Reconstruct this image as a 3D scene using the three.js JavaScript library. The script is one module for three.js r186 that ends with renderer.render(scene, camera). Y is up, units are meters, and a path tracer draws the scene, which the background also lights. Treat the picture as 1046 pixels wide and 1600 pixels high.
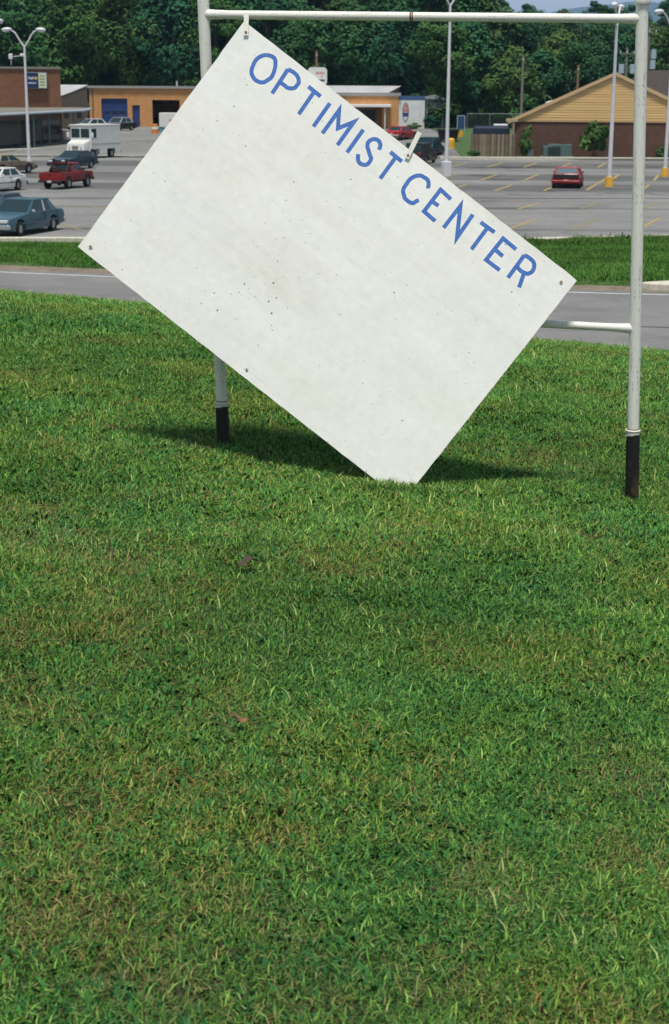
import * as THREE from 'three';
import { mergeGeometries, toCreasedNormals } from 'three/addons/utils/BufferGeometryUtils.js';
import { RoundedBoxGeometry } from 'three/addons/geometries/RoundedBoxGeometry.js';

// ---------------------------------------------------------------- camera, sky, sun, exposure
const scene = new THREE.Scene();
const camera = new THREE.PerspectiveCamera(36.17, 669 / 1024, 0.1, 16000);
camera.position.set(0, 1.7, 0);
camera.rotation.order = 'YXZ';
camera.rotation.set(-0.26124, 0, 0.006);
camera.focus = 6.9; camera.userData.fStop = 9;

const sunDir = new THREE.Vector3(-0.04, 1, 0.31).normalize();
// hazy summer sky: pale at the horizon, soft blue overhead
{
  const w = 256, h = 128, d = new Float32Array(w * h * 4);
  for (let y = 0; y < h; y++) for (let x = 0; x < w; x++) {
    const el = Math.max(0, (y + 0.5) / h * 2 - 1) * 90, t = Math.pow(1 - el / 90, 3), i = (y * w + x) * 4;
    d[i] = 0.19 + 0.42 * t; d[i + 1] = 0.27 + 0.4 * t; d[i + 2] = 0.4 + 0.36 * t; d[i + 3] = 1;
  }
  const t = new THREE.DataTexture(d, w, h, THREE.RGBAFormat, THREE.FloatType); t.mapping = THREE.EquirectangularReflectionMapping; t.magFilter = THREE.LinearFilter; t.wrapS = THREE.RepeatWrapping; t.needsUpdate = true;
  scene.background = t; scene.environment = t;
}
const sun = new THREE.DirectionalLight(new THREE.Color(1.0, 0.955, 0.87), 4.6);
sun.name = 'sun';
sun.position.copy(sunDir).multiplyScalar(300).add(new THREE.Vector3(0, 0, -90));
sun.target.position.set(0, 0, -90);
sun.castShadow = true; sun.shadow.radius = 20;
sun.shadow.mapSize.set(4096, 4096);
Object.assign(sun.shadow.camera, { left: -80, right: 80, top: 160, bottom: -160, near: 1, far: 700 });
scene.add(sun, sun.target);
const renderer = new THREE.WebGLRenderer({ antialias: true });
renderer.toneMapping = THREE.LinearToneMapping;
renderer.toneMappingExposure = 0.97;
renderer.shadowMap.enabled = true;
scene.fog = new THREE.FogExp2(new THREE.Color(0.4, 0.67, 1.0), 0.0001);

// ---------------------------------------------------------------- helpers
function rng(seed) { let a = seed >>> 0; return () => { a = (a + 0x6d2b79f5) | 0; let t = Math.imul(a ^ (a >>> 15), 1 | a); t = (t + Math.imul(t ^ (t >>> 7), 61 | t)) ^ t; return ((t ^ (t >>> 14)) >>> 0) / 4294967296; }; }
const hash = (x, y, s = 0) => { let h = Math.imul(x | 0, 374761393) ^ Math.imul(y | 0, 668265263) ^ Math.imul(s | 0, 974711); h = Math.imul(h ^ (h >>> 13), 1274126177); return ((h ^ (h >>> 16)) >>> 0) / 4294967296; };
const sm = (t) => t * t * (3 - 2 * t), clamp = (x, a, b) => Math.min(b, Math.max(a, x)), lerp = (a, b, t) => a + (b - a) * t;
function noise(x, y, s = 0, wrap = 0) {
  const xi = Math.floor(x), yi = Math.floor(y), u = sm(x - xi), v = sm(y - yi), w = (i) => (wrap ? ((i % wrap) + wrap) % wrap : i);
  return lerp(lerp(hash(w(xi), w(yi), s), hash(w(xi + 1), w(yi), s), u), lerp(hash(w(xi), w(yi + 1), s), hash(w(xi + 1), w(yi + 1), s), u), v);
}
const fbm = (x, y, s = 0, n = 4, wrap = 0) => { let t = 0, a = 0.5, k = 1; for (let i = 0; i < n; i++) { t += a * noise(x * k, y * k, s + i, wrap * k); a *= 0.5; k *= 2; } return t / (1 - Math.pow(0.5, n)); };
const taken = {};
function numbered(n) { const k = taken[n] = (taken[n] ?? -1) + 1; return k ? n + '_' + String(k).padStart(3, '0') : n; }
function tag(o, label, category, group) { o.userData.label = label; o.userData.category = category; if (group) o.userData.group = group; return o; }
function thing(name, label, category, [x, y, z] = [0, 0, 0], turn = 0, group) {
  const g = new THREE.Group(); g.name = numbered(name); g.position.set(x, y, z); g.rotation.y = turn; scene.add(g);
  return tag(g, label, category, group);
}
function part(name, geo, mat, parent) { const m = new THREE.Mesh(geo, mat); m.name = name; m.castShadow = m.receiveShadow = true; parent.add(m); return m; }
function struct(name, geo, mat) { const m = part(numbered(name), geo, mat, scene); m.userData.kind = 'structure'; return m; }
const plain = (g) => { const q = g.index ? g.toNonIndexed() : g; for (const k of Object.keys(q.attributes)) if (!['position', 'normal', 'uv'].includes(k)) q.deleteAttribute(k); return q; };
const merge = (...gs) => mergeGeometries(gs.flat().map(plain));
const box = (w, h, d, x = 0, y = 0, z = 0) => new THREE.BoxGeometry(w, h, d).translate(x, y, z);
const rbox = (w, h, d, x = 0, y = 0, z = 0, r = 0.02, s = 2) => new RoundedBoxGeometry(w, h, d, s, Math.min(r, w / 2.01, h / 2.01, d / 2.01)).translate(x, y, z);
const V = (x, y, z) => new THREE.Vector3(x, y, z);
function rod(a, b, r0, r1 = r0, seg = 12) {
  const d = b.clone().sub(a), g = new THREE.CylinderGeometry(r1, r0, d.length(), seg);
  return g.applyQuaternion(new THREE.Quaternion().setFromUnitVectors(V(0, 1, 0), d.clone().normalize())).translate((a.x + b.x) / 2, (a.y + b.y) / 2, (a.z + b.z) / 2);
}
const tube = (pts, r, n = 24, s = 8) => new THREE.TubeGeometry(new THREE.CatmullRomCurve3(pts), n, r, s);
const rgb = (r, g, b) => new THREE.Color().setRGB(r, g, b);
const mat = (r, g, b, rough = 0.8, extra = {}) => new THREE.MeshStandardMaterial({ color: rgb(r, g, b), roughness: rough, ...extra });
// texture from a function of (u, v) in 0..1 giving linear rgb
const toS = (c) => 255 * (c <= 0.0031308 ? 12.92 * c : 1.055 * Math.pow(c, 1 / 2.4) - 0.055);
function tex(w, h, fn, rep = [1, 1], srgb = true) {
  const d = new Uint8Array(w * h * 4);
  for (let y = 0; y < h; y++) for (let x = 0; x < w; x++) {
    const c = fn((x + 0.5) / w, (y + 0.5) / h), i = (y * w + x) * 4;
    for (let k = 0; k < 3; k++) d[i + k] = clamp(srgb ? toS(clamp(c[k], 0, 1)) : c[k] * 255, 0, 255);
    d[i + 3] = 255;
  }
  const t = new THREE.DataTexture(d, w, h); t.wrapS = t.wrapT = THREE.RepeatWrapping; t.magFilter = THREE.LinearFilter; t.minFilter = THREE.LinearMipmapLinearFilter; t.generateMipmaps = true;
  if (srgb) t.colorSpace = THREE.SRGBColorSpace; t.repeat.set(...rep); t.needsUpdate = true; return t;
}
const gray = (v) => [v, v, v];
// bilinear grid sheet with uv in metres; fn(x, z) gives y
function sheet(x0, x1, z0, z1, nx, nz, fn, keep) {
  const p = [], uv = [], ix = [];
  for (let j = 0; j <= nz; j++) for (let i = 0; i <= nx; i++) { const x = lerp(x0, x1, i / nx), z = lerp(z0, z1, j / nz); p.push(x, fn(x, z), z); uv.push(x, -z); }
  for (let j = 0; j < nz; j++) for (let i = 0; i < nx; i++) {
    const a = j * (nx + 1) + i, b = a + 1, c = a + nx + 1, d = c + 1;
    if (keep && !keep(lerp(x0, x1, (i + 0.5) / nx), lerp(z0, z1, (j + 0.5) / nz))) continue;
    if ((z1 - z0) * (x1 - x0) < 0) ix.push(a, b, c, b, d, c); else ix.push(a, c, b, b, c, d);
  }
  const g = new THREE.BufferGeometry(); g.setAttribute('position', new THREE.Float32BufferAttribute(p, 3)); g.setAttribute('uv', new THREE.Float32BufferAttribute(uv, 2)); g.setIndex(ix); g.computeVertexNormals(); return g;
}
// strip between two curves z=f(x): near edge and far edge
function strip(x0, x1, n, zn, zf, y, m = 3) {
  const p = [], uv = [], ix = [], Y = typeof y === 'function' ? y : () => y;
  for (let j = 0; j <= m; j++) for (let i = 0; i <= n; i++) { const x = lerp(x0, x1, i / n), z = lerp(zn(x), zf(x), j / m); p.push(x, Y(x, z, j / m), z); uv.push(x, -z); }
  for (let j = 0; j < m; j++) for (let i = 0; i < n; i++) { const a = j * (n + 1) + i, b = a + 1, c = a + n + 1, d = c + 1; ix.push(a, b, c, b, d, c); }
  const g = new THREE.BufferGeometry(); g.setAttribute('position', new THREE.Float32BufferAttribute(p, 3)); g.setAttribute('uv', new THREE.Float32BufferAttribute(uv, 2)); g.setIndex(ix); g.computeVertexNormals(); return g;
}
const prism = (pts, depth, bevel = 0) => { const s = new THREE.Shape(pts.map(([x, y]) => new THREE.Vector2(x, y))); return new THREE.ExtrudeGeometry(s, { depth, bevelEnabled: bevel > 0, bevelSize: bevel, bevelThickness: bevel, bevelOffset: -bevel, bevelSegments: 2, curveSegments: 10 }); };
// box from eight corners: bottom quad then top quad (each counter-clockwise seen from above)
function hexa(b, t) {
  const q = [...b, ...t], f = [[3, 2, 1, 0], [4, 5, 6, 7], [0, 1, 5, 4], [1, 2, 6, 5], [2, 3, 7, 6], [3, 0, 4, 7]], p = [], uv = [];
  for (const [a, c, d, e] of f) for (const [i, u, v] of [[a, 0, 0], [c, 1, 0], [d, 1, 1], [a, 0, 0], [d, 1, 1], [e, 0, 1]]) { p.push(...q[i]); uv.push(u, v); }
  const g = new THREE.BufferGeometry(); g.setAttribute('position', new THREE.Float32BufferAttribute(p, 3)); g.setAttribute('uv', new THREE.Float32BufferAttribute(uv, 2)); g.computeVertexNormals(); return g;
}
const uvScale = (g, k) => { const a = g.attributes.uv; for (let i = 0; i < a.count; i++) a.setXY(i, a.getX(i) * k, a.getY(i) * k); return g; };
// uv in metres from the dominant axis of each face
function metreUV(g0) {
  const g = g0.index ? g0.toNonIndexed() : g0; g.computeVertexNormals();
  const p = g.attributes.position, n = g.attributes.normal, uv = new Float32Array(p.count * 2);
  for (let i = 0; i < p.count; i++) {
    const ax = Math.abs(n.getX(i)), ay = Math.abs(n.getY(i)), az = Math.abs(n.getZ(i));
    const [u, v] = ay > ax && ay > az ? [p.getX(i), p.getZ(i)] : ax > az ? [p.getZ(i), p.getY(i)] : [p.getX(i), p.getY(i)];
    uv[2 * i] = u; uv[2 * i + 1] = v;
  }
  g.setAttribute('uv', new THREE.BufferAttribute(uv, 2)); return g;
}

// ---------------------------------------------------------------- terrain shape
const LOT = -4.1, ROAD = -3.4;
const farLine = (x) => { const q = clamp(x, -34, 34); return -43.2 + 0.235 * q - 0.0048 * q * q; };
const nearEdge = (x) => farLine(x) + 12.6;
function lawnY(x, z) {
  const d = -z, e = Math.max(0, d - 8), drop = e < 12 ? 0.0102 * e * e : 1.469 + 0.245 * (e - 12);
  const bumps = 0.03 * (noise(x * 0.9 + 7, z * 0.9, 5) - 0.5) + 0.016 * (noise(x * 3.1, z * 3.1, 6) - 0.5);
  return Math.max(0.058 - 0.0854 * 12 * Math.tanh(x / 12) - drop + bumps, ROAD - 0.06);
}
const backY = (x, z) => { const d = -z; let y = d < 150 ? LOT : d < 180 ? LOT + 0.05 * (d - 150) : -2.6; if (d > 208) y += 0.13 * Math.min(d - 208, 110); return y; };

// ---------------------------------------------------------------- ground materials
const soilTex = tex(1024, 1024, (u, v) => {
  const a = fbm(u * 24, v * 24, 1, 5, 24), b = fbm(u * 6, v * 6, 2, 3, 6), f = hash(u * 1024, v * 1024, 3);
  const s = clamp((a - 0.35) * 2.2, 0, 1), m = clamp((b - 0.3) * 2, 0, 1);
  return [lerp(0.03, 0.105, s) * lerp(0.75, 1, m) * (0.75 + 0.5 * f), lerp(0.026, 0.075, s) * lerp(0.95, 0.85, m) * (0.75 + 0.5 * f), lerp(0.011, 0.026, s) * (0.75 + 0.5 * f)];
}, [1 / 2.6, 1 / 2.6]);
const soilMat = new THREE.MeshStandardMaterial({ map: soilTex, roughness: 1 });
const turfTex = tex(512, 512, (u, v) => {
  const a = fbm(u * 32, v * 32, 11, 5, 32), b = fbm(u * 4, v * 4, 12, 3, 4), f = hash(u * 512, v * 512, 13);
  return [lerp(0.03, 0.07, a) * lerp(0.8, 1.3, b) * (0.7 + 0.6 * f), lerp(0.07, 0.13, a) * (0.7 + 0.6 * f), 0.024 * (0.7 + 0.6 * f)];
}, [1 / 7, 1 / 7]);
const turfMat = new THREE.MeshStandardMaterial({ map: turfTex, roughness: 1 });
function asphaltTex(base, seed, tint = [1, 1, 0.97]) {
  return tex(1024, 1024, (u, v) => {
    const patch = fbm(u * 8, v * 8, seed, 4, 8), fine = hash(u * 1024, v * 1024, seed + 5), streak = fbm(u * 6, v * 60, seed + 9, 3, 6), worn = clamp((fbm(u * 20, v * 20, seed + 3, 3, 20) - 0.55) * 3, 0, 1);
    const k = base * (0.72 + 0.42 * patch + 0.22 * streak) * (0.8 + 0.4 * fine) * (1 - 0.18 * worn);
    return tint.map((t) => t * k);
  });
}
const roadTex = asphaltTex(0.16, 21, [1.02, 1, 0.95]); roadTex.repeat.set(1 / 16, 1 / 16);
const roadMat = new THREE.MeshStandardMaterial({ map: roadTex, roughness: 0.92 });

// ---------------------------------------------------------------- ground, lawn, road, verge
struct('ground', sheet(-900, 900, -62, -520, 40, 229, (x, z) => backY(x, z) - 0.12), turfMat);
struct('far_ground', sheet(-6900, 7700, -519, -7100, 10, 20, (x, z) => 11.3 - 0.004 * (-519 - z)), turfMat);
struct('lawn', sheet(-40, 40, 6, -34, 160, 130, (x, z) => lawnY(x, z)), soilMat);
struct('lawn_slope', sheet(-90, 90, 40, -40, 60, 60, (x, z) => Math.max(lawnY(x, z), ROAD - 0.06) - (z > -36 ? 0.15 : 0.1)), turfMat);
const road = struct('road', strip(-90, 90, 90, nearEdge, (x) => farLine(x) - 0.5, ROAD), roadMat);
const whitePaint = new THREE.MeshStandardMaterial({ map: tex(256, 64, (u, v) => gray(0.62 * (0.55 + 0.5 * fbm(u * 40, v * 8, 31, 4, 40))), [0.6, 2]), roughness: 0.8 });
part('edge_line', strip(-60, 60, 60, (x) => farLine(x) + 0.13, (x) => farLine(x) - 0.03, ROAD + 0.005, 1), whitePaint, road);
part('near_edge_line', strip(-60, 60, 60, (x) => nearEdge(x) - 0.5, (x) => nearEdge(x) - 0.64, ROAD + 0.005, 1), whitePaint, road);
const tar = mat(0.03, 0.03, 0.032, 0.7);
part('tar_seam', strip(-60, 60, 90, (x) => farLine(x) + 6.1 + 0.25 * noise(x * 0.3, 3, 41), (x) => farLine(x) + 5.99 + 0.25 * noise(x * 0.3, 3, 41), ROAD + 0.005, 1), tar, road);
const dirtTex = tex(512, 256, (u, v) => { const a = fbm(u * 60, v * 12, 51, 4, 60), f = hash(u * 512, v * 256, 52); return [0.2 * (0.5 + a * 0.8) * (0.8 + 0.4 * f), 0.16 * (0.5 + a * 0.8) * (0.8 + 0.4 * f), 0.115 * (0.5 + a * 0.8) * (0.8 + 0.4 * f)]; }, [0.08, 0.5]);
struct('dirt_shoulder', strip(-90, 90, 90, (x) => farLine(x) - 0.45, (x) => farLine(x) - 1.0 - 0.35 * noise(x * 0.6, 1, 53), (x, z, t) => ROAD + 0.01 + 0.06 * t), new THREE.MeshStandardMaterial({ map: dirtTex, roughness: 1 }));
const lotEdge = (x) => -62.9 - 0.055 * (x + 13) - 0.25 * Math.max(0, x - 8) * (x < 20 ? 1 : 12 / Math.max(12, x - 8));
const vergeY = (x, z) => { const a = farLine(x) - 1, b = lotEdge(x), t = clamp((z - a) / (b - a), 0, 1); return lerp(ROAD + 0.03, LOT + 0.03, sm(t)) + 0.1 * Math.sin(Math.PI * t) + 0.08 * (noise(x * 0.5, z * 0.5, 55) - 0.5); };
struct('grass_verge', strip(-90, 90, 120, (x) => farLine(x) - 0.8, (x) => lotEdge(x) + 0.1, vergeY, 16), turfMat);

// ---------------------------------------------------------------- parking lot
const lotTex = tex(1024, 1024, (u, v) => {           // one tile is 128 m; stall rows are oil-stained darker than the aisles
  const x = u * 128, z = v * 128, wob = 3 * (fbm(u * 10, v * 10, 61, 3, 10) - 0.5);
  const stain = [[98, 106], [110.5, 120], [0.5, 12], [69, 71], [82.5, 84.5]].reduce((s, [a, b]) => Math.max(s, clamp(Math.min((z + wob - a) / 1.2, (b - z - wob) / 1.2), 0, 1)), 0);
  const patch = fbm(u * 14, v * 14, 62, 4, 14), fine = hash(u * 1024, v * 1024, 63), streak = fbm(u * 5, v * 70, 64, 3, 5), drip = clamp((fbm(u * 46, v * 46, 65, 2, 46) - 0.6) * 5, 0, 1);
  const crack = clamp(1 - Math.abs(fbm(u * 22, v * 22, 67, 4, 22) - 0.5) * 55, 0, 1) * clamp((fbm(u * 9, v * 9, 68, 2, 9) - 0.45) * 6, 0, 1);
  const k = 0.182 * (1 - 0.6 * crack) * (0.45 + 0.62 * patch + 0.42 * streak) * (0.86 + 0.28 * fine) * (1 - (0.72 * stain) * (0.6 + 0.4 * drip)) * (1 - 0.2 * drip);
  return [k * 1.02, k, k * 0.94];
}, [1 / 128, 1 / 128]);
const lotMat = new THREE.MeshStandardMaterial({ map: lotTex, roughness: 0.95 });
const lot = struct('parking_lot', strip(-110, 110, 60, lotEdge, () => -150, LOT, 8), lotMat);
struct('garage_forecourt', sheet(-110, 14, -146, -206, 31, 30, (x, z) => backY(x, z) + (z > -150.1 ? 0 : 0.004)), lotMat);
const concTex = tex(512, 256, (u, v) => { const a = fbm(u * 40, v * 20, 71, 4, 40), f = hash(u * 512, v * 256, 72); return [0.62, 0.58, 0.47].map((c) => c * (0.62 + 0.5 * a) * (0.88 + 0.24 * f)); }, [0.4, 0.4]);
const concMat = new THREE.MeshStandardMaterial({ map: concTex, roughness: 0.95 });
const kerb = (name, pts, h, w, y) => {               // pts: list of [x, z]
  const g = []; for (let i = 0; i + 1 < pts.length; i++) { const [ax, az] = pts[i], [bx, bz] = pts[i + 1], L = Math.hypot(bx - ax, bz - az); g.push(metreUV(rbox(L + 0.01, h + 0.2, w, 0, h / 2 - 0.1, 0, 0.03)).rotateY(-Math.atan2(bz - az, bx - ax)).translate((ax + bx) / 2, y, (az + bz) / 2)); }
  const m = struct(name, merge(g), concMat); return m;
};
{ const pts = []; for (let x = -60; x <= 60; x += 4) pts.push([x, lotEdge(x)]); kerb('lot_kerb', pts, 0.19, 0.4, LOT); }
kerb('far_kerb', [[9.4, -146.2], [20, -146.6], [40, -147], [70, -147.4]], 0.25, 0.6, LOT);
kerb('street_kerb', [[-60, -150.4], [-22, -150.2], [-6, -150.2], [8.8, -146.2]].slice(0, 3), 0.03, 0.3, LOT);
struct('house_lawn', sheet(9.4, 80, -146.3, -206, 30, 24, (x, z) => Math.max(LOT + 0.13, backY(x, z) + 0.07), (x, z) => x > (z < -164 ? 10.6 : 12.4)), turfMat);
// island nose of the driveway at the right
{ const s = new THREE.Shape(); s.moveTo(0, 0); s.quadraticCurveTo(0.9, 0.95, 3.2, 1.2); s.lineTo(12, 1.2); s.lineTo(12, -0.25); s.lineTo(1, -0.25); s.quadraticCurveTo(0.2, -0.2, 0, 0);
  const g = new THREE.ExtrudeGeometry(s, { depth: 0.3, bevelEnabled: true, bevelSize: 0.04, bevelThickness: 0.04, bevelSegments: 2, curveSegments: 10 }).rotateX(-Math.PI / 2); const i = struct('driveway_island', metreUV(g), concMat); i.position.set(8.25, ROAD - 0.13, -42.5); i.rotation.y = -0.16; }
// yellow stall lines
const yellowPaint = new THREE.MeshStandardMaterial({ map: tex(256, 64, (u, v) => { const k = 0.45 + 0.62 * fbm(u * 30, v * 8, 81, 4, 30); return [0.46 * k, 0.33 * k, 0.1 * k]; }), roughness: 0.85 });
const fadedPaint = new THREE.MeshStandardMaterial({ map: tex(256, 64, (u, v) => { const k = 0.45 + 0.6 * fbm(u * 30, v * 8, 85, 4, 30); return [0.31 * k, 0.25 * k, 0.13 * k]; }), roughness: 0.9 });
function stallLine(x0, z0, x1, z1, w, m = yellowPaint) { const L = Math.hypot(x1 - x0, z1 - z0), p = part('stall_line', new THREE.PlaneGeometry(L, w).rotateX(-Math.PI / 2), m, lot); p.position.set((x0 + x1) / 2, LOT + 0.006, (z0 + z1) / 2); p.rotation.y = -Math.atan2(z1 - z0, x1 - x0); }
for (let k = -1; k < 7; k++) {
  const dx = 3.05 * k, dz = -0.22 * k;
  if (k !== 2) stallLine(9.8 + dx, -98.9 + dz, 11.65 + dx, -105.8 + dz, 0.2);
  stallLine(10.05 + dx, -111.3 + dz, 12.05 + dx, -119.6 + dz, 0.2);
  stallLine(12.3 + dx, -131.1 + dz, 14.4 + dx, -139.8 + dz, 0.2);
  stallLine(9.45 + 3.4 * k, -83 + 3 * dz, 11.2 + 3.4 * k, -87.8 + 3 * dz, 0.18, k % 3 ? fadedPaint : yellowPaint);
  stallLine(9.75 + 3.15 * k, -88.4 + 3 * dz, 10.35 + 3.15 * k, -90 + 3 * dz, 0.16, fadedPaint);
  stallLine(7.4 + 3.1 * k, -69.9 + 3 * dz, 9.55 + 3.1 * k, -76.1 + 3 * dz, 0.17, k % 2 ? fadedPaint : yellowPaint);
}
stallLine(15.7, -100.2, 19.5, -115.4, 0.2); stallLine(17.2, -103.6, 23.5, -104.2, 0.25, fadedPaint); stallLine(23.4, -118.2, 30, -118.6, 0.25, fadedPaint);
stallLine(-14, -83.2, -11.4, -82.4, 0.3, fadedPaint); stallLine(-12.6, -82.2, -8.6, -81.6, 0.3); stallLine(-12.5, -71.8, -10.9, -68.5, 0.2, fadedPaint); stallLine(-15.5, -84.4, -13.2, -83.6, 0.2, fadedPaint);
const seam = part('tar_seam', strip(-40, 40, 80, (x) => -90.9 - 0.08 * x + 0.5 * noise(x * 0.4, 2, 91), (x) => -91.2 - 0.08 * x + 0.5 * noise(x * 0.4, 2, 91), LOT + 0.01, 1), tar, lot);
part('tar_seam', strip(-40, -4, 40, (x) => -104 + 0.35 * x + 0.6 * noise(x * 0.4, 5, 92), (x) => -104.35 + 0.35 * x + 0.6 * noise(x * 0.4, 5, 92), LOT + 0.01, 1), tar, lot);

// ---------------------------------------------------------------- distant hills
{ const g = sheet(-6800, 7600, -7000, -9700, 120, 10, (x0, z) => {
    const x = x0 / 2.1, t = (-7000 - z) / 2700, r = 150 + 66 * Math.exp(-Math.pow((x - 760) / 340, 2)) - 50 * Math.exp(-Math.pow((x - 230) / 240, 2)) + 26 * Math.sin(x / 410 + 1) + 22 * (fbm(x / 160, 1, 101, 4) - 0.5);
    return 2.1 * r * Math.sin(Math.min(1, t * 2) * Math.PI / 2) - 20; });
  struct('hills', g, mat(0.035, 0.06, 0.035, 1)); }

// ---------------------------------------------------------------- sign frame
const paintTex = tex(512, 1024, (u, v) => {
  const chip = clamp((fbm(u * 16, v * 96, 111, 4, 16) - 0.7) * 9, 0, 1), rust = clamp((fbm(u * 8, v * 24, 115, 4, 8) - 0.7) * 6, 0, 1), grime = fbm(u * 10, v * 6, 119, 4, 10), sp = hash(u * 128, v * 512, 121) > 0.988 ? 1 : 0;
  const b = 0.92 + 0.12 * grime; let c = [0.79 * b, 0.775 * b, 0.69 * b];
  c = c.map((q, i) => lerp(q, [0.3, 0.19, 0.1][i], 0.55 * rust)); c = c.map((q, i) => lerp(q, [0.12, 0.1, 0.085][i], 0.55 * Math.max(chip, sp))); return c;
}, [1, 1]);
const framePaint = new THREE.MeshStandardMaterial({ map: paintTex, roughness: 0.55, bumpMap: paintTex, bumpScale: 0.0006 });
const rustTex = tex(256, 512, (u, v) => {
  const r = fbm(u * 10, v * 20, 131, 5, 10), on = clamp((fbm(u * 5, v * 6, 133, 3, 5) + (0.74 - v) * 1.1 - 0.42) * 3.5, 0, 1) * clamp((r - 0.42) * 4, 0, 1), drip = v > 0.985 - 0.07 * Math.pow(noise(u * 7, 1, 135), 2) ? 1 : 0;
  let c = [0.008, 0.008, 0.008]; c = c.map((q, i) => lerp(q, [0.11, 0.052, 0.025][i], on * 0.65)); return c.map((q, i) => lerp(q, [0.6, 0.58, 0.52][i], drip));
});
const sleeveMat = new THREE.MeshStandardMaterial({ map: rustTex, roughness: 0.5 });
const rustMat = mat(0.16, 0.075, 0.035, 0.9);
const LB = V(-0.524, 0.136, -7.2), LT = V(-0.588, 2.085, -7.2), RB = V(1.33, -0.04, -6.8), RT = V(1.259, 2.06, -6.8);
{
  const f = thing('sign_stand', 'white painted steel pipe frame with two posts set in the lawn', 'sign stand', [0, 0, 0]);
  const on = (a, b, t) => a.clone().lerp(b, t), up = (B, T, y) => on(B, T, (y - B.y) / (T.y - B.y));
  for (const [B, T, sl, cap] of [[LB, LT, 0.3, false], [RB, RT, 0.262, true]]) {
    const p = part('post', rod(up(B, T, -0.35), T, 0.0258, 0.0255, 28), framePaint, f);
    const top = up(B, T, sl);
    part('sleeve', rod(up(B, T, -0.4), top, 0.0305, 0.0305, 28), sleeveMat, p);
    part('collar', new THREE.TorusGeometry(0.0285, 0.0045, 8, 28).rotateX(Math.PI / 2).translate(top.x, top.y + 0.002, top.z), framePaint, p);
    part('rust_ring', new THREE.TorusGeometry(0.0262, 0.0022, 8, 28).rotateX(Math.PI / 2).translate(top.x, top.y + 0.009, top.z), rustMat, p);
    if (cap) part('cap', new THREE.LatheGeometry([[0, 0.03], [0.026, 0.03], [0.0335, 0.026], [0.0335, 0], [0.0255, -0.002]].map(([x, y]) => new THREE.Vector2(x, y)), 28).translate(T.x, T.y, T.z), framePaint, p);
    else part('cap', new THREE.CylinderGeometry(0.0245, 0.0256, 0.008, 28).translate(T.x, T.y + 0.004, T.z), framePaint, p);
  }
  const flared = (a, b, r, fl) => { // pipe with fish-mouth welds flaring at both ends
    const n = 40, d = b.clone().sub(a), L = d.length(), pts = [];
    for (let i = 0; i <= n; i++) { const t = i / n, e = Math.min(t, 1 - t) * L; pts.push(new THREE.Vector2(r + fl * Math.pow(clamp(1 - e / 0.12, 0, 1), 2), t * L)); }
    return new THREE.LatheGeometry(pts, 24).applyQuaternion(new THREE.Quaternion().setFromUnitVectors(V(0, 1, 0), d.normalize())).translate(a.x, a.y, a.z);
  };
  part('top_bar', flared(up(LB, LT, 2.028), up(RB, RT, 2.003), 0.0188, 0.006), framePaint, f);
  part('lower_bar', flared(up(LB, LT, 0.75), up(RB, RT, 0.716), 0.0175, 0.007), framePaint, f);
  const a = up(LB, LT, 2.028), b = up(RB, RT, 2.003);
  for (const [t, s] of [[0.038, 1], [0.485, 1.15], [0.49, 0.8]]) part('rust_patch', rod(on(a, b, t), on(a, b, t + 0.0035 * s), 0.0193, 0.0193, 24), rustMat, f);
}

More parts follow.
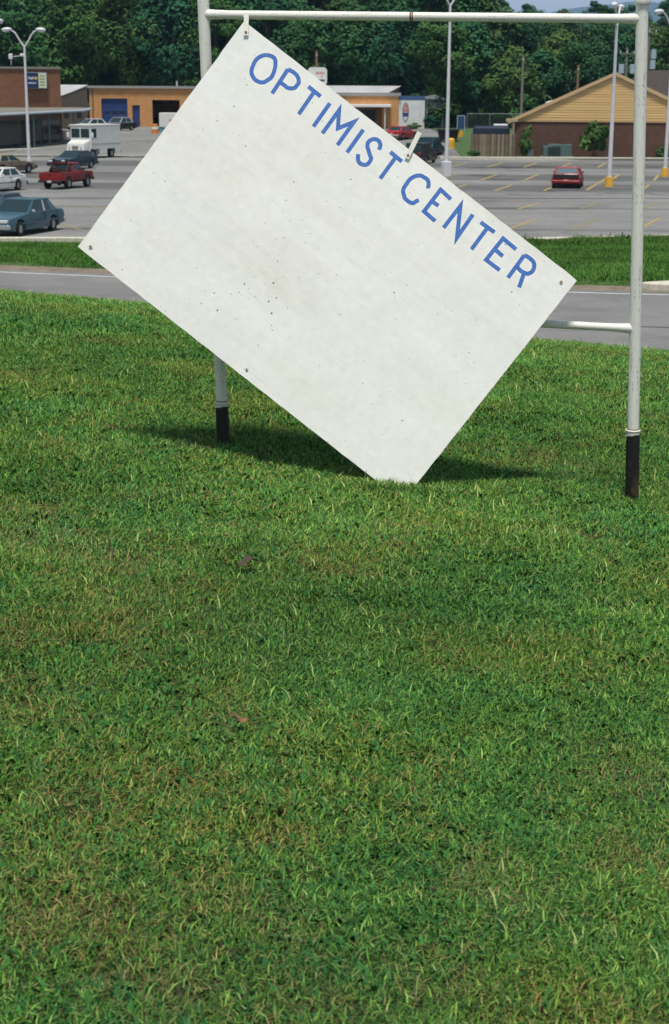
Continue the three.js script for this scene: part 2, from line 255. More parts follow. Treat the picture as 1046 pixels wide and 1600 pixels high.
// ---------------------------------------------------------------- sign board
{
  const TL = V(-0.405, 1.998, -7.119), TR = V(1.04, 0.926, -6.787), BL = V(-1.145, 1.033, -7.014), W = 1.829, H = 1.219, TH = 0.012;
  const ex = TR.clone().sub(TL).normalize(), ey = TL.clone().sub(BL); ey.addScaledVector(ex, -ey.dot(ex)).normalize(); const ez = ex.clone().cross(ey);
  const board = thing('sign_board', 'large white plywood sign board lettered in blue, fallen askew onto the grass', 'sign', TL.toArray());
  board.quaternion.setFromRotationMatrix(new THREE.Matrix4().makeBasis(ex, ey, ez));
  const cw = 2048, ch = Math.round(cw * H / W), cv = document.createElement('canvas'); cv.width = cw; cv.height = ch; const c = cv.getContext('2d'), K = cw / W, r = rng(77);
  c.fillStyle = '#f1f0ea'; c.fillRect(0, 0, cw, ch);
  const im = c.getImageData(0, 0, cw, ch);
  for (let y = 0; y < ch; y++) for (let x = 0; x < cw; x++) {
    const u = x / K, v = y / K, i = (y * cw + x) * 4;
    const grain = fbm(u * 5, v * 70, 141, 3), blot = fbm(u * 4 + 3, v * 5, 143, 4), fine = hash(x, y, 145), mott = fbm(u * 38, v * 38, 146, 3);
    let k = 1 + 0.018 * (grain - 0.5) + 0.05 * (blot - 0.5) + 0.03 * (fine - 0.5) + 0.045 * (mott - 0.5);
    let smud = 0; for (const [sx, sy, sr] of [[0.153, 0.977, 0.12], [0.303, 1.056, 0.1], [0.566, 0.837, 0.13], [0.769, 0.821, 0.16], [0.085, 0.959, 0.08], [0.95, 0.78, 0.1]]) { const q = Math.hypot((u - sx) / 2.1, v - sy) / (sr * 0.55); smud = Math.max(smud, clamp(1 - q, 0, 1)); }
    smud *= clamp((fbm(u * 12, v * 34, 147, 4) - 0.34) * 2.6, 0, 1);
    const beige = clamp((fbm(u * 2.2 + v * 0.4, v * 11, 160, 4) - 0.5) * 4, 0, 1);
    const scuff = clamp((fbm(u * 6, v * 90, 149, 3) - 0.66) * 4, 0, 1) * 0.02;
    im.data[i] *= k * (1 - 0.028 * smud - scuff - 0.01 * beige); im.data[i + 1] *= k * (1 - 0.036 * smud - scuff - 0.014 * beige); im.data[i + 2] *= k * (1 - 0.052 * smud - scuff - 0.026 * beige);
  }
  c.putImageData(im, 0, 0);
  // hand-painted letters: strokes traced in metres from the top left corner of the board
  const L = [
    [[0.164, 0.054], [0.202, 0.046], [0.226, 0.068], [0.24, 0.105], [0.238, 0.135], [0.219, 0.163], [0.177, 0.165], [0.153, 0.144], [0.143, 0.11], [0.148, 0.08], [0.164, 0.054], 'c'],
    [[0.287, 0.171], [0.279, 0.048]], [[0.279, 0.048], [0.305, 0.043], [0.332, 0.046], [0.35, 0.063], [0.351, 0.092], [0.33, 0.109], [0.291, 0.111], 'c'],
    [[0.396, 0.052], [0.464, 0.054]], [[0.429, 0.053], [0.433, 0.171]], [[0.514, 0.051], [0.518, 0.174]],
    [[0.567, 0.173], [0.564, 0.051], [0.608, 0.115], [0.647, 0.051], [0.65, 0.174]], [[0.699, 0.053], [0.702, 0.173]],
    [[0.806, 0.08], [0.797, 0.058], [0.778, 0.05], [0.757, 0.06], [0.749, 0.085], [0.77, 0.11], [0.801, 0.13], [0.804, 0.16], [0.785, 0.174], [0.76, 0.17], [0.746, 0.148], 'c'],
    [[0.851, 0.058], [0.916, 0.059]], [[0.883, 0.058], [0.887, 0.174]],
    [[1.078, 0.08], [1.053, 0.055], [1.011, 0.062], [0.991, 0.102], [0.998, 0.153], [1.028, 0.176], [1.061, 0.172], [1.075, 0.146], 'c'],
    [[1.184, 0.058], [1.124, 0.053], [1.123, 0.17], [1.188, 0.172]], [[1.123, 0.115], [1.159, 0.113]],
    [[1.235, 0.174], [1.235, 0.055], [1.306, 0.171], [1.3, 0.051]], [[1.347, 0.058], [1.421, 0.056]], [[1.384, 0.057], [1.387, 0.173]],
    [[1.54, 0.056], [1.466, 0.054], [1.466, 0.169], [1.54, 0.169]], [[1.467, 0.112], [1.513, 0.113]],
    [[1.588, 0.173], [1.583, 0.054]], [[1.583, 0.054], [1.612, 0.05], [1.638, 0.056], [1.653, 0.08], [1.644, 0.107], [1.62, 0.115], [1.587, 0.112], 'c'], [[1.631, 0.118], [1.651, 0.176]],
  ];
  c.lineCap = 'butt'; c.lineJoin = 'miter';
  const path = (s, j) => {
    let pts = s.filter(Array.isArray);
    if (s.at(-1) === 'c') pts = new THREE.CatmullRomCurve3(pts.map(([x, y]) => V(x, y, 0)), false, 'centripetal').getPoints(48).map((p) => [p.x, p.y]);
    c.beginPath(); pts.forEach(([x, y], i) => { const X = x * K + (j ? (noise(x * 90, y * 90, j) - 0.5) * j : 0), Y = y * K + (j ? (noise(x * 90, y * 90, j + 9) - 0.5) * j : 0); i ? c.lineTo(X, Y) : c.moveTo(X, Y); }); c.stroke();
  };
  for (const s of L) { c.strokeStyle = 'rgb(56,84,158)'; c.lineWidth = 0.0172 * K; path(s, 3); }
  for (const s of L) { c.strokeStyle = 'rgb(62,114,194)'; c.lineWidth = 0.0128 * K; path(s, 3); }
  c.globalAlpha = 0.5;
  for (const s of L) { c.strokeStyle = 'rgb(92,140,205)'; c.lineWidth = 0.0022 * K; c.setLineDash([30, 14, 9, 22]); for (const o of [-0.0032, 0.0008, 0.0036]) { c.save(); c.translate(o * K, -o * 0.6 * K); path(s, 4); c.restore(); } }
  c.setLineDash([]); c.globalAlpha = 1;
  const dots = [[0.609, 1.008, 2], [0.666, 1.059, 2.6], [0.791, 0.813, 2.6], [0.841, 0.855, 2], [0.823, 0.889, 2.4], [0.865, 0.922, 2.8], [0.897, 0.964, 1.5], [0.695, 0.938, 1.5], [0.672, 0.966, 1.4], [0.763, 0.909, 1.3], [0.747, 0.934, 1.2], [0.71, 0.629, 1.5], [0.683, 0.656, 1.2], [0.638, 0.729, 1.3], [0.789, 0.545, 1.4], [0.121, 0.983, 1.5], [0.481, 0.967, 1.4], [0.57, 1.023, 1], [0.559, 0.988, 1], [0.711, 0.841, 1], [0.765, 0.837, 1.1], [0.72, 0.899, 1.2], [0.685, 0.557, 1], [0.736, 0.702, 1], [0.612, 0.726, 1], [0.867, 0.725, 1.2], [0.797, 0.869, 1.1]];
  for (const [x, y, s] of dots) { c.fillStyle = 'rgba(48,44,40,0.9)'; c.beginPath(); c.ellipse(x * K, y * K, s * 1.7, s * 1.4, x * 30, 0, 7); c.fill(); }
  for (let i = 0; i < 60; i++) { const x = r() * cw, y = r() * ch, q = 20 + 130 * r(); c.strokeStyle = `rgba(${140 + 40 * r()},${135 + 40 * r()},${120 + 40 * r()},${0.08 + 0.16 * r()})`; c.lineWidth = 0.8 + 1.6 * r(); c.beginPath(); c.moveTo(x, y); c.quadraticCurveTo(x + q * 0.5, y + 8 * (r() - 0.5), x + q, y + 14 * (r() - 0.5)); c.stroke(); }
  for (let i = 0; i < 130; i++) { const q = 1.3 + 1.9 * r() * r(); c.fillStyle = `rgba(62,58,50,${0.55 + 0.4 * r()})`; c.beginPath(); c.ellipse(r() * cw, r() * ch, q * (1 + 0.5 * r()), q, r() * 3, 0, 7); c.fill(); }
  for (let i = 0; i < 330; i++) { c.fillStyle = `rgba(${60 + 50 * r()},${54 + 40 * r()},46,${0.25 + 0.5 * r()})`; c.beginPath(); c.ellipse(r() * cw, r() * ch, 0.8 + 1.6 * r() * r(), 0.8 + r(), r() * 3, 0, 7); c.fill(); }
  for (const [x, y] of [[0.037, 0.033], [0.922, 0.023], [1.779, 0.047], [0.045, 1.183], [0.927, 1.184]]) for (let i = 0; i < 26; i++) { const a = r() * 6.28, q = 0.02 * r() * r(); c.fillStyle = `rgba(120,84,40,${0.1 + 0.25 * r()})`; c.beginPath(); c.ellipse((x + Math.cos(a) * q) * K, (y + Math.sin(a) * q) * K, 1 + 4 * r(), 1 + 3 * r(), a, 0, 7); c.fill(); }
  const t = new THREE.CanvasTexture(cv); t.colorSpace = THREE.SRGBColorSpace; t.magFilter = THREE.LinearFilter;
  const faceMat = new THREE.MeshStandardMaterial({ map: t, roughness: 0.62 });
  const bump = tex(512, 512, (u, v) => gray(0.5 + 0.5 * (fbm(u * 6, v * 80, 151, 4, 6) - 0.5) + 0.25 * (fbm(u * 40, v * 40, 152, 2, 40) - 0.5)), [1, 1], false); faceMat.bumpMap = bump; faceMat.bumpScale = 0.0004;
  const woodEdge = new THREE.MeshStandardMaterial({ map: tex(256, 64, (u, v) => { const k = 0.6 + 0.6 * fbm(u * 60, v * 5, 153, 4, 60); return [0.62 * k, 0.52 * k, 0.34 * k]; }, [4, 1]), roughness: 0.9 });
  // slightly bowed, nicked sheet: front and back grids with an edge band
  const nx = 48, ny = 32, bow = (u, v) => 0.006 * Math.sin(Math.PI * u) * Math.sin(Math.PI * v) + 0.002 * (noise(u * 5, v * 4, 155) - 0.5);
  const nick = (u, e) => 0.0022 * (noise(u * 70, e, 157) - 0.5) - (hash(u * 48, e, 158) > 0.93 ? 0.0012 : 0);
  const P = (i, j, z) => { const u = i / nx, v = j / ny; let x = u * W, y = -v * H; if (j === 0) y += nick(u, 1); if (j === ny) y -= nick(u, 2); if (i === 0) x -= nick(v, 3); if (i === nx) x += nick(v, 4); return [x, y, bow(u, v) - z]; };
  const grid = (z, flip) => { const p = [], uv = [], ix = []; for (let j = 0; j <= ny; j++) for (let i = 0; i <= nx; i++) { p.push(...P(i, j, z)); uv.push(i / nx, 1 - j / ny); } for (let j = 0; j < ny; j++) for (let i = 0; i < nx; i++) { const a = j * (nx + 1) + i, b = a + 1, d = a + nx + 1, e = d + 1; flip ? ix.push(a, b, d, b, e, d) : ix.push(a, d, b, b, d, e); } const g = new THREE.BufferGeometry(); g.setAttribute('position', new THREE.Float32BufferAttribute(p, 3)); g.setAttribute('uv', new THREE.Float32BufferAttribute(uv, 2)); g.setIndex(ix); g.computeVertexNormals(); return g; };
  part('painted_face', grid(0, false), faceMat, board);
  part('back_face', grid(TH, true), mat(0.42, 0.38, 0.28, 0.9), board);
  { const loop = []; for (let i = 0; i < nx; i++) loop.push([i, 0]); for (let j = 0; j < ny; j++) loop.push([nx, j]); for (let i = nx; i > 0; i--) loop.push([i, ny]); for (let j = ny; j > 0; j--) loop.push([0, j]);
    const p = [], uv = [], ix = []; loop.push(loop[0]); loop.forEach(([i, j], k) => { p.push(...P(i, j, 0), ...P(i, j, TH)); uv.push(k / 40, 0, k / 40, 1); if (k) { const a = 2 * k - 2; ix.push(a, a + 2, a + 1, a + 1, a + 2, a + 3); } });
    const g = new THREE.BufferGeometry(); g.setAttribute('position', new THREE.Float32BufferAttribute(p, 3)); g.setAttribute('uv', new THREE.Float32BufferAttribute(uv, 2)); g.setIndex(ix); part('edge', toCreasedNormals(g, 0.6), woodEdge, board); }
  // straps, bolts
  const steel = mat(0.34, 0.31, 0.25, 0.5, { metalness: 0.4 }), hole = mat(0.012, 0.01, 0.008, 0.9);
  const strap = (len, holes, w = 0.021) => { const s = new THREE.Shape(); s.moveTo(-w / 2, -0.014); s.lineTo(w / 2, -0.014); s.lineTo(w / 2, len); s.lineTo(-w / 2, len); s.closePath(); for (const h of holes) { const q = new THREE.Path(); q.absarc(0, h, 0.005, 0, 6.28, true); s.holes.push(q); } return new THREE.ExtrudeGeometry(s, { depth: 0.0022, bevelEnabled: false, curveSegments: 6 }); };
  const up = V(0, 1, 0).applyQuaternion(board.quaternion.clone().invert()), ang = Math.atan2(up.y, up.x) - Math.PI / 2;
  const s1 = part('hanger_strap', strap(0.085, [0.022, 0.034, 0.046, 0.058, 0.07]), framePaint, board); s1.position.set(0.037, -0.033, 0.006); s1.rotation.set(-0.1, 0, ang);
  part('strap_hook', new THREE.TorusGeometry(0.021, 0.0016, 6, 24, 3.6).scale(1, 1, 6).rotateY(Math.PI / 2).rotateX(-0.2), framePaint, board).position.copy(V(-0.018, 2.028, -7.16).sub(TL).applyQuaternion(board.quaternion.clone().invert()).setX(-0.012).setY(0.02).setZ(-0.032));
  const s2 = part('loose_strap', strap(0.11, [0.03, 0.044, 0.058, 0.072, 0.086, 0.1]), framePaint, board); s2.position.set(0.922, -0.023, 0.006); s2.rotation.set(-0.05, 0, 0.2);
  for (const [x, y, w] of [[0.037, 0.033, 1], [0.922, 0.023, 1], [1.779, 0.047, 0.8], [0.045, 1.183, 1], [0.927, 1.184, 0.7]]) {
    const b = part('bolt', new THREE.CylinderGeometry(0.0048 * w, 0.0048 * w, 0.003, 6).rotateX(Math.PI / 2), rustMat, board); b.position.set(x, -y, bow(x / W, y / H) + (y < 0.04 ? 0.0095 : 0.0045));
    part('washer', new THREE.CylinderGeometry(0.0095 * w, 0.0095 * w, 0.0018, 18).rotateX(Math.PI / 2).translate(0, 0, -0.002), framePaint, b);
  }
}

const roundPlate = (w, h, r, d) => { const q = new THREE.Shape(), x = w / 2, y = h / 2; q.moveTo(-x + r, -y); q.lineTo(x - r, -y); q.absarc(x - r, -y + r, r, -Math.PI / 2, 0); q.lineTo(x, y - r); q.absarc(x - r, y - r, r, 0, Math.PI / 2); q.lineTo(-x + r, y); q.absarc(-x + r, y - r, r, Math.PI / 2, Math.PI); q.lineTo(-x, -y + r); q.absarc(-x + r, -y + r, r, Math.PI, Math.PI * 1.5); return new THREE.ExtrudeGeometry(q, { depth: d, bevelEnabled: false, curveSegments: 8 }); };
// ---------------------------------------------------------------- buildings
const brickTex = (c1, c2, mortar, seed) => tex(512, 512, (u, v) => { // 2 m tile, courses 76 mm, seen from beyond 150 m
  const row = Math.floor(v * 26), off = row % 2 ? 0.5 : 0, cx = u * 9 + off, col = Math.floor(cx), fx = cx - col, fy = v * 26 - row, j = fx < 0.05 || fy < 0.14, q = hash(col % 9, row, seed), f = hash(u * 512, v * 512, seed + 1), big = fbm(u * 4, v * 4, seed + 2, 3, 4);
  return (j ? mortar : c1.map((a, i) => lerp(a, c2[i], q))).map((a) => a * (0.85 + 0.3 * f) * (0.85 + 0.3 * big));
}, [0.5, 0.5]);
const brickMat = (...a) => new THREE.MeshStandardMaterial({ map: brickTex(...a), roughness: 0.9 });
const brownBrick = brickMat([0.085, 0.038, 0.024], [0.13, 0.056, 0.034], [0.12, 0.085, 0.065], 161), storeBrick = brickMat([0.16, 0.066, 0.03], [0.215, 0.09, 0.04], [0.15, 0.1, 0.065], 165), orangeBrick = brickMat([0.5, 0.215, 0.062], [0.6, 0.28, 0.09], [0.5, 0.36, 0.2], 171);
const metalRoof = new THREE.MeshStandardMaterial({ map: tex(256, 256, (u, v) => gray(0.5 * (0.7 + 0.4 * fbm(u * 5, v * 12, 181, 4, 5)) * (u * 16 % 1 < 0.12 ? 0.75 : 1)), [0.16, 0.16]), roughness: 0.55 });
const fasciaGray = mat(0.3, 0.29, 0.27, 0.8), whiteWall = new THREE.MeshStandardMaterial({ map: tex(256, 256, (u, v) => { const k = 0.78 * (0.82 + 0.25 * fbm(u * 8, v * 8, 185, 4, 8)); return [k, k, k * 0.97]; }, [0.25, 0.25]), roughness: 0.85 });
const paneMat = new THREE.MeshStandardMaterial({ color: rgb(0.028, 0.034, 0.038), roughness: 0.08 }), blueDoor = mat(0.014, 0.038, 0.15, 0.5), slateTrim = mat(0.12, 0.17, 0.2, 0.6), darkTimber = mat(0.085, 0.07, 0.055, 0.9);

{ // brown brick house with tan gable
  const h = thing('gabled_building', 'brown brick building with tan sided gable beyond the car park', 'building', [25.66, LOT + 0.1, -150], -0.171);
  const hw = 9.15, D = 15, wall = 3.2, rise = 4.15, base = -0.4;
  part('brick_wall', metreUV(merge(box(hw * 2, wall - base, 0.3, 0, (wall + base) / 2, -0.15), box(0.3, wall - base, D - 0.6, -hw + 0.15, (wall + base) / 2, -D / 2), box(0.3, wall - base, D - 0.6, hw - 0.15, (wall + base) / 2, -D / 2), box(hw * 2, wall - base, 0.3, 0, (wall + base) / 2, -D + 0.15))), brownBrick, h);
  part('frieze_board', box(hw * 2 + 0.1, 0.16, 0.1, 0, wall + 0.08, 0.03), mat(0.46, 0.31, 0.15, 0.8), h);
  const tans = [0, 1, 2].map((i) => new THREE.MeshStandardMaterial({ map: tex(256, 32, (u, v) => { const k = (0.9 + 0.07 * i) * (0.84 + 0.28 * fbm(u * 40, v * 4, 191 + i, 4, 40)); return [0.68 * k, 0.44 * k, 0.185 * k]; }, [0.2, 1]), roughness: 0.8 }));
  const n = 17, step = (rise - 0.15) / n; // lap siding, one board per course
  for (let i = 0; i < n; i++) { const y0 = wall + 0.17 + i * step, y1 = y0 + step * 1.08, half = (y) => Math.max(0.1, (hw + 0.1) * (1 - (y - wall) / rise)); part('siding_board', hexa([[-half(y0), y0, 0.06], [half(y0), y0, 0.06], [half(y0), y0, -0.05], [-half(y0), y0, -0.05]], [[-half(y1), y1, 0.025], [half(y1), y1, 0.025], [half(y1), y1, -0.05], [-half(y1), y1, -0.05]]), tans[(i * 7) % 3], h); }
  const shingle = new THREE.MeshStandardMaterial({ map: tex(256, 256, (u, v) => { const row = Math.floor(v * 24), q = hash(Math.floor(u * 20 + row * 0.37), row, 195), k = 0.7 + 0.5 * q; return [0.06 * k, 0.046 * k, 0.038 * k].map((a) => a * (v * 24 % 1 < 0.12 ? 0.6 : 1)); }, [0.3, 0.3]), roughness: 0.95 });
  const sl = Math.hypot(hw + 0.55, rise * (hw + 0.55) / hw), an = Math.atan2(rise, hw);
  const roof = new THREE.Group(); roof.name = 'roof'; h.add(roof);
  for (const s of [-1, 1]) { const g = metreUV(box(sl, 0.14, D + 0.3, 0, 0, 0)).rotateZ(-s * an).translate(s * (hw + 0.55) / 2, wall + rise - rise * (hw + 0.55) / hw / 2 + 0.28, -D / 2); part('roof_slope', g, shingle, roof); }
  for (const s of [-1, 1]) part('fascia', box(sl + 0.1, 0.3, 0.08, 0, 0, 0).rotateZ(-s * an).translate(s * (hw + 0.55) / 2, wall + rise - rise * (hw + 0.55) / hw / 2 + 0.2, 0.2 + (s > 0 ? 0.002 : 0)), mat(0.56, 0.38, 0.2, 0.7), roof);
  part('eave_return', rbox(1.1, 0.3, 0.3, -hw - 0.2, wall + 0.12, 0.1), mat(0.5, 0.36, 0.2, 0.7), h);
  part('downspout', rbox(0.14, wall, 0.12, -hw - 0.02, wall / 2, 0.14), mat(0.4, 0.26, 0.13, 0.6), h);
  const b = thing('brown_roofed_building', 'dark brown hipped roof rising behind the tan gable', 'building', [40, LOT, -176]);
  part('wall', metreUV(box(21, 4.1, 12, 0, 2.05, 0)), brownBrick, b);
  part('roof', metreUV(hexa([[-11, 4.1, 6.6], [11, 4.1, 6.6], [11, 4.1, -6.6], [-11, 4.1, -6.6]], [[-7, 8.35, 0.2], [7, 8.35, 0.2], [7, 8.35, -0.2], [-7, 8.35, -0.2]])), shingle, b);
}
{ // brick store with canopy at the left
  const s = thing('brick_store', 'tall red brick shop with a flat metal canopy and wall sign', 'building', [-28.6, -3.9, -168]);
  part('brick_wall', metreUV(box(24, 8.0, 14, -12, 3.8, -7)).rotateY(0.18), storeBrick, s);
  part('parapet_cap', box(24.2, 0.22, 14.3, -12, 7.9, -7).rotateY(0.18), mat(0.2, 0.18, 0.16, 0.7), s);
  const poly = [[-9, 31], [-6.2, 23], [-3.2, 13.5], [2.9, 3.6], [3.1, 0.1], [-22, 0.1], [-22, 31]];
  const canY = (z) => 3.42 + (18 - z) * 0.031;
  const cg = metreUV(prism(poly.map(([x, z]) => [x, -z]).reverse(), 0.25).rotateX(-Math.PI / 2)); for (let i = 0, p = cg.attributes.position; i < p.count; i++) p.setY(i, p.getY(i) - 0.25 + canY(p.getZ(i))); cg.computeVertexNormals();
  const can = part('canopy', cg, new THREE.MeshStandardMaterial({ map: tex(256, 256, (u, v) => { const k = 0.6 + 0.6 * fbm(u * 8, v * 8, 187, 4, 8); return [0.2 * k, 0.19 * k, 0.15 * k]; }, [0.1, 0.1]), roughness: 0.8 }), s);
  const edge = poly.slice(0, 5), fas = []; for (let i = 0; i + 1 < edge.length; i++) fas.push(rod(V(edge[i][0], canY(edge[i][1]) - 0.14, edge[i][1]), V(edge[i + 1][0], canY(edge[i + 1][1]) - 0.14, edge[i + 1][1]), 0.13, 0.13, 8)); part('canopy_fascia', merge(fas), mat(0.45, 0.5, 0.55, 0.5, { metalness: 0.2 }), can);
  for (const [x, z] of [[-8.3, 27.4], [-6.0, 21.2], [-3.9, 14.1], [-1.2, 9.4], [-0.3, 6.0], [1.9, 3.9]]) part('canopy_post', rod(V(x, -0.3, z), V(x, canY(z) - 0.2, z), 0.09, 0.09, 10), slateTrim, s);
  const A = V(-13.5, 0, 31), B = V(0, 0, 1.2), d = B.clone().sub(A), L = d.length(), ry = -Math.atan2(d.z, d.x); // shop front set back under the canopy
  const front = part('shop_front', box(L, 3.7, 0.2, 0, 1.75, 0).rotateY(ry).translate((A.x + B.x) / 2, 0, (A.z + B.z) / 2), mat(0.17, 0.12, 0.09, 0.9), s);
  for (let i = 0; i < 9; i++) { const c = A.clone().lerp(B, (i + 0.5) / 9), nrm = V(Math.sin(ry), 0, Math.cos(ry)); part('shop_window', box(L / 9 - 0.35, 2.5, 0.06, 0, 1.5, 0).rotateY(ry).translate(c.x + nrm.x * 0.14, 0, c.z + nrm.z * 0.14), paneMat, front); }
  part('pavement_slab', prism([[-16, 32], [-8, 32], [-2.2, 13.5], [5, 3], [5, 0], [-16, 0]].map(([x, z]) => [x, -z]).reverse(), 0.6).rotateX(-Math.PI / 2).translate(0, -0.42, 0), concMat, s);
  const sg = thing('wall_sign', 'dark blue and cream lit box sign on the red brick wall', 'sign', [-31.0, 2.75, -167.42], 0.18);
  part('sign_box', rbox(2.25, 1.62, 0.4, 0, 0, 0.2, 0.04), slateTrim, sg);
  const cv = document.createElement('canvas'); cv.width = 256; cv.height = 180; const c = cv.getContext('2d'); c.fillStyle = '#16234e'; c.fillRect(0, 0, 158, 180); c.fillStyle = '#c8cfae'; c.fillRect(158, 0, 98, 180);
  c.fillStyle = '#b9c4cf'; c.strokeStyle = '#b9c4cf'; c.lineWidth = 9; c.lineCap = 'round'; for (const [x, y, w, h] of [[34, 72, 20, 34], [62, 76, 14, 24], [82, 70, 16, 30], [36, 128, 12, 16], [58, 126, 14, 20], [84, 128, 12, 16], [108, 126, 14, 14]]) { c.beginPath(); c.moveTo(x, y); c.quadraticCurveTo(x + w * 0.3, y - h, x + w, y - h * 0.7); c.quadraticCurveTo(x + w * 0.5, y - h * 0.2, x + w * 1.1, y); c.stroke(); } c.fillStyle = '#c7a136'; c.beginPath(); c.arc(128, 62, 20, 0, 7); c.fill(); c.fillStyle = '#7f8a62'; for (let k = 0; k < 4; k++) c.fillRect(174, 28 + k * 36, 64, 18);
  const t = new THREE.CanvasTexture(cv); t.colorSpace = THREE.SRGBColorSpace; part('sign_face', new THREE.PlaneGeometry(2.1, 1.48).translate(0, 0, 0.404), new THREE.MeshStandardMaterial({ map: t, roughness: 0.4 }), sg);
}
{ // shed with a pale sloping roof between store and garage
  const s = thing('open_shed', 'dark open shed with pale sloping metal roof between shop and garage', 'shed', [-31.2, -2.7, -191]);
  part('end_wall', prism([[-1.2, -0.2], [1.9, -0.2], [1.9, 4.75], [-1.2, 3.65]], 0.25).translate(0, 0, 0.6), darkTimber, s);
  part('side_wall', box(7, 3.4, 0.25, -5, 1.6, 0), darkTimber, s);
  part('roof', metreUV(hexa([[-8, 3.5, 0.9], [-1.25, 3.66, 0.9], [1.15, 5.02, -5], [-8, 5.05, -5]], [[-8, 3.64, 0.9], [-1.25, 3.8, 0.9], [1.15, 5.16, -5], [-8, 5.19, -5]])), metalRoof, s);
  part('roof_edge', rod(V(-1.2, 3.78, 0.8), V(1.9, 4.88, 0.8), 0.1, 0.1, 8), darkTimber, s);
  for (const x of [-0.6, 0.9]) part('window', box(0.6, 0.8, 0.06, x, 1.9, 0.88), paneMat, s);
}
{ // orange brick garage
  const z = -205, x0 = -31.3, x1 = -5, g = thing('brick_garage', 'long orange brick garage with blue roller door behind the white van', 'building', [0, -2.6, z]);
  const H = 4.7, doors = [[-29.8, -26.5, 3.45], [-25.9, -24.95, 2.65], [-23.35, -19.9, 3.3], [-17, -13.6, 3.3]], wall = [];
  let x = x0; for (const [a, b, t] of doors) { wall.push(box(a - x, H, 0.35, (a + x) / 2, H / 2, 0), box(b - a, H - t, 0.35, (a + b) / 2, (H + t) / 2, 0)); x = b; } wall.push(box(x1 - x, H, 0.35, (x1 + x) / 2, H / 2, 0), box(0.35, H, 11.6, x0 + 0.176, H / 2, -6), box(0.35, H, 11.6, x1 - 0.176, H / 2, -6), box(x1 - x0, H, 0.35, (x0 + x1) / 2, H / 2, -12));
  part('brick_wall', metreUV(merge(wall)), orangeBrick, g);
  part('roof_slab', metreUV(box(x1 - x0 + 0.5, 0.3, 12.9, (x0 + x1) / 2, H + 0.15, -6)), fasciaGray, g);
  part('interior_floor', box(x1 - x0 - 0.8, 0.1, 11.2, (x0 + x1) / 2, 0.02, -6), mat(0.1, 0.09, 0.08, 0.9), g);
  const rd = new THREE.Group(); rd.name = 'roller_door'; g.add(rd); for (let i = 0; i < 5; i++) part('door_panel', rbox(3.3, 0.675, 0.08, -28.15, 0.35 + i * 0.69, -0.08, 0.02), blueDoor, rd);
  for (let i = 0; i < 3; i++) part('door_pane', box(0.6, 0.3, 0.03, -29.1 + i * 0.95, 1.73, -0.035), paneMat, rd);
  const sd = part('side_door', rbox(0.95, 2.64, 0.08, -25.425, 1.32, -0.06), blueDoor, g); part('handle', box(0.06, 0.14, 0.08, -25.1, 1.1, 0.01), fasciaGray, sd);
  part('vent_pipe', rod(V(-20.5, H, -3), V(-20.5, H + 0.95, -3), 0.12, 0.12, 10), metalRoof, g);
  part('roof_box', metreUV(hexa([[-17.2, H + 0.3, -2], [-9, H + 0.3, -2], [-9, H + 0.3, -9], [-17.2, H + 0.3, -9]], [[-16, H + 1.2, -3], [-9, H + 1.2, -3], [-9, H + 1.2, -8], [-16, H + 1.2, -8]])), metalRoof, g);
  part('downpipe', rod(V(x0 + 0.45, 0, 0.24), V(x0 + 0.45, H, 0.24), 0.06, 0.06, 8), darkTimber, g);
}
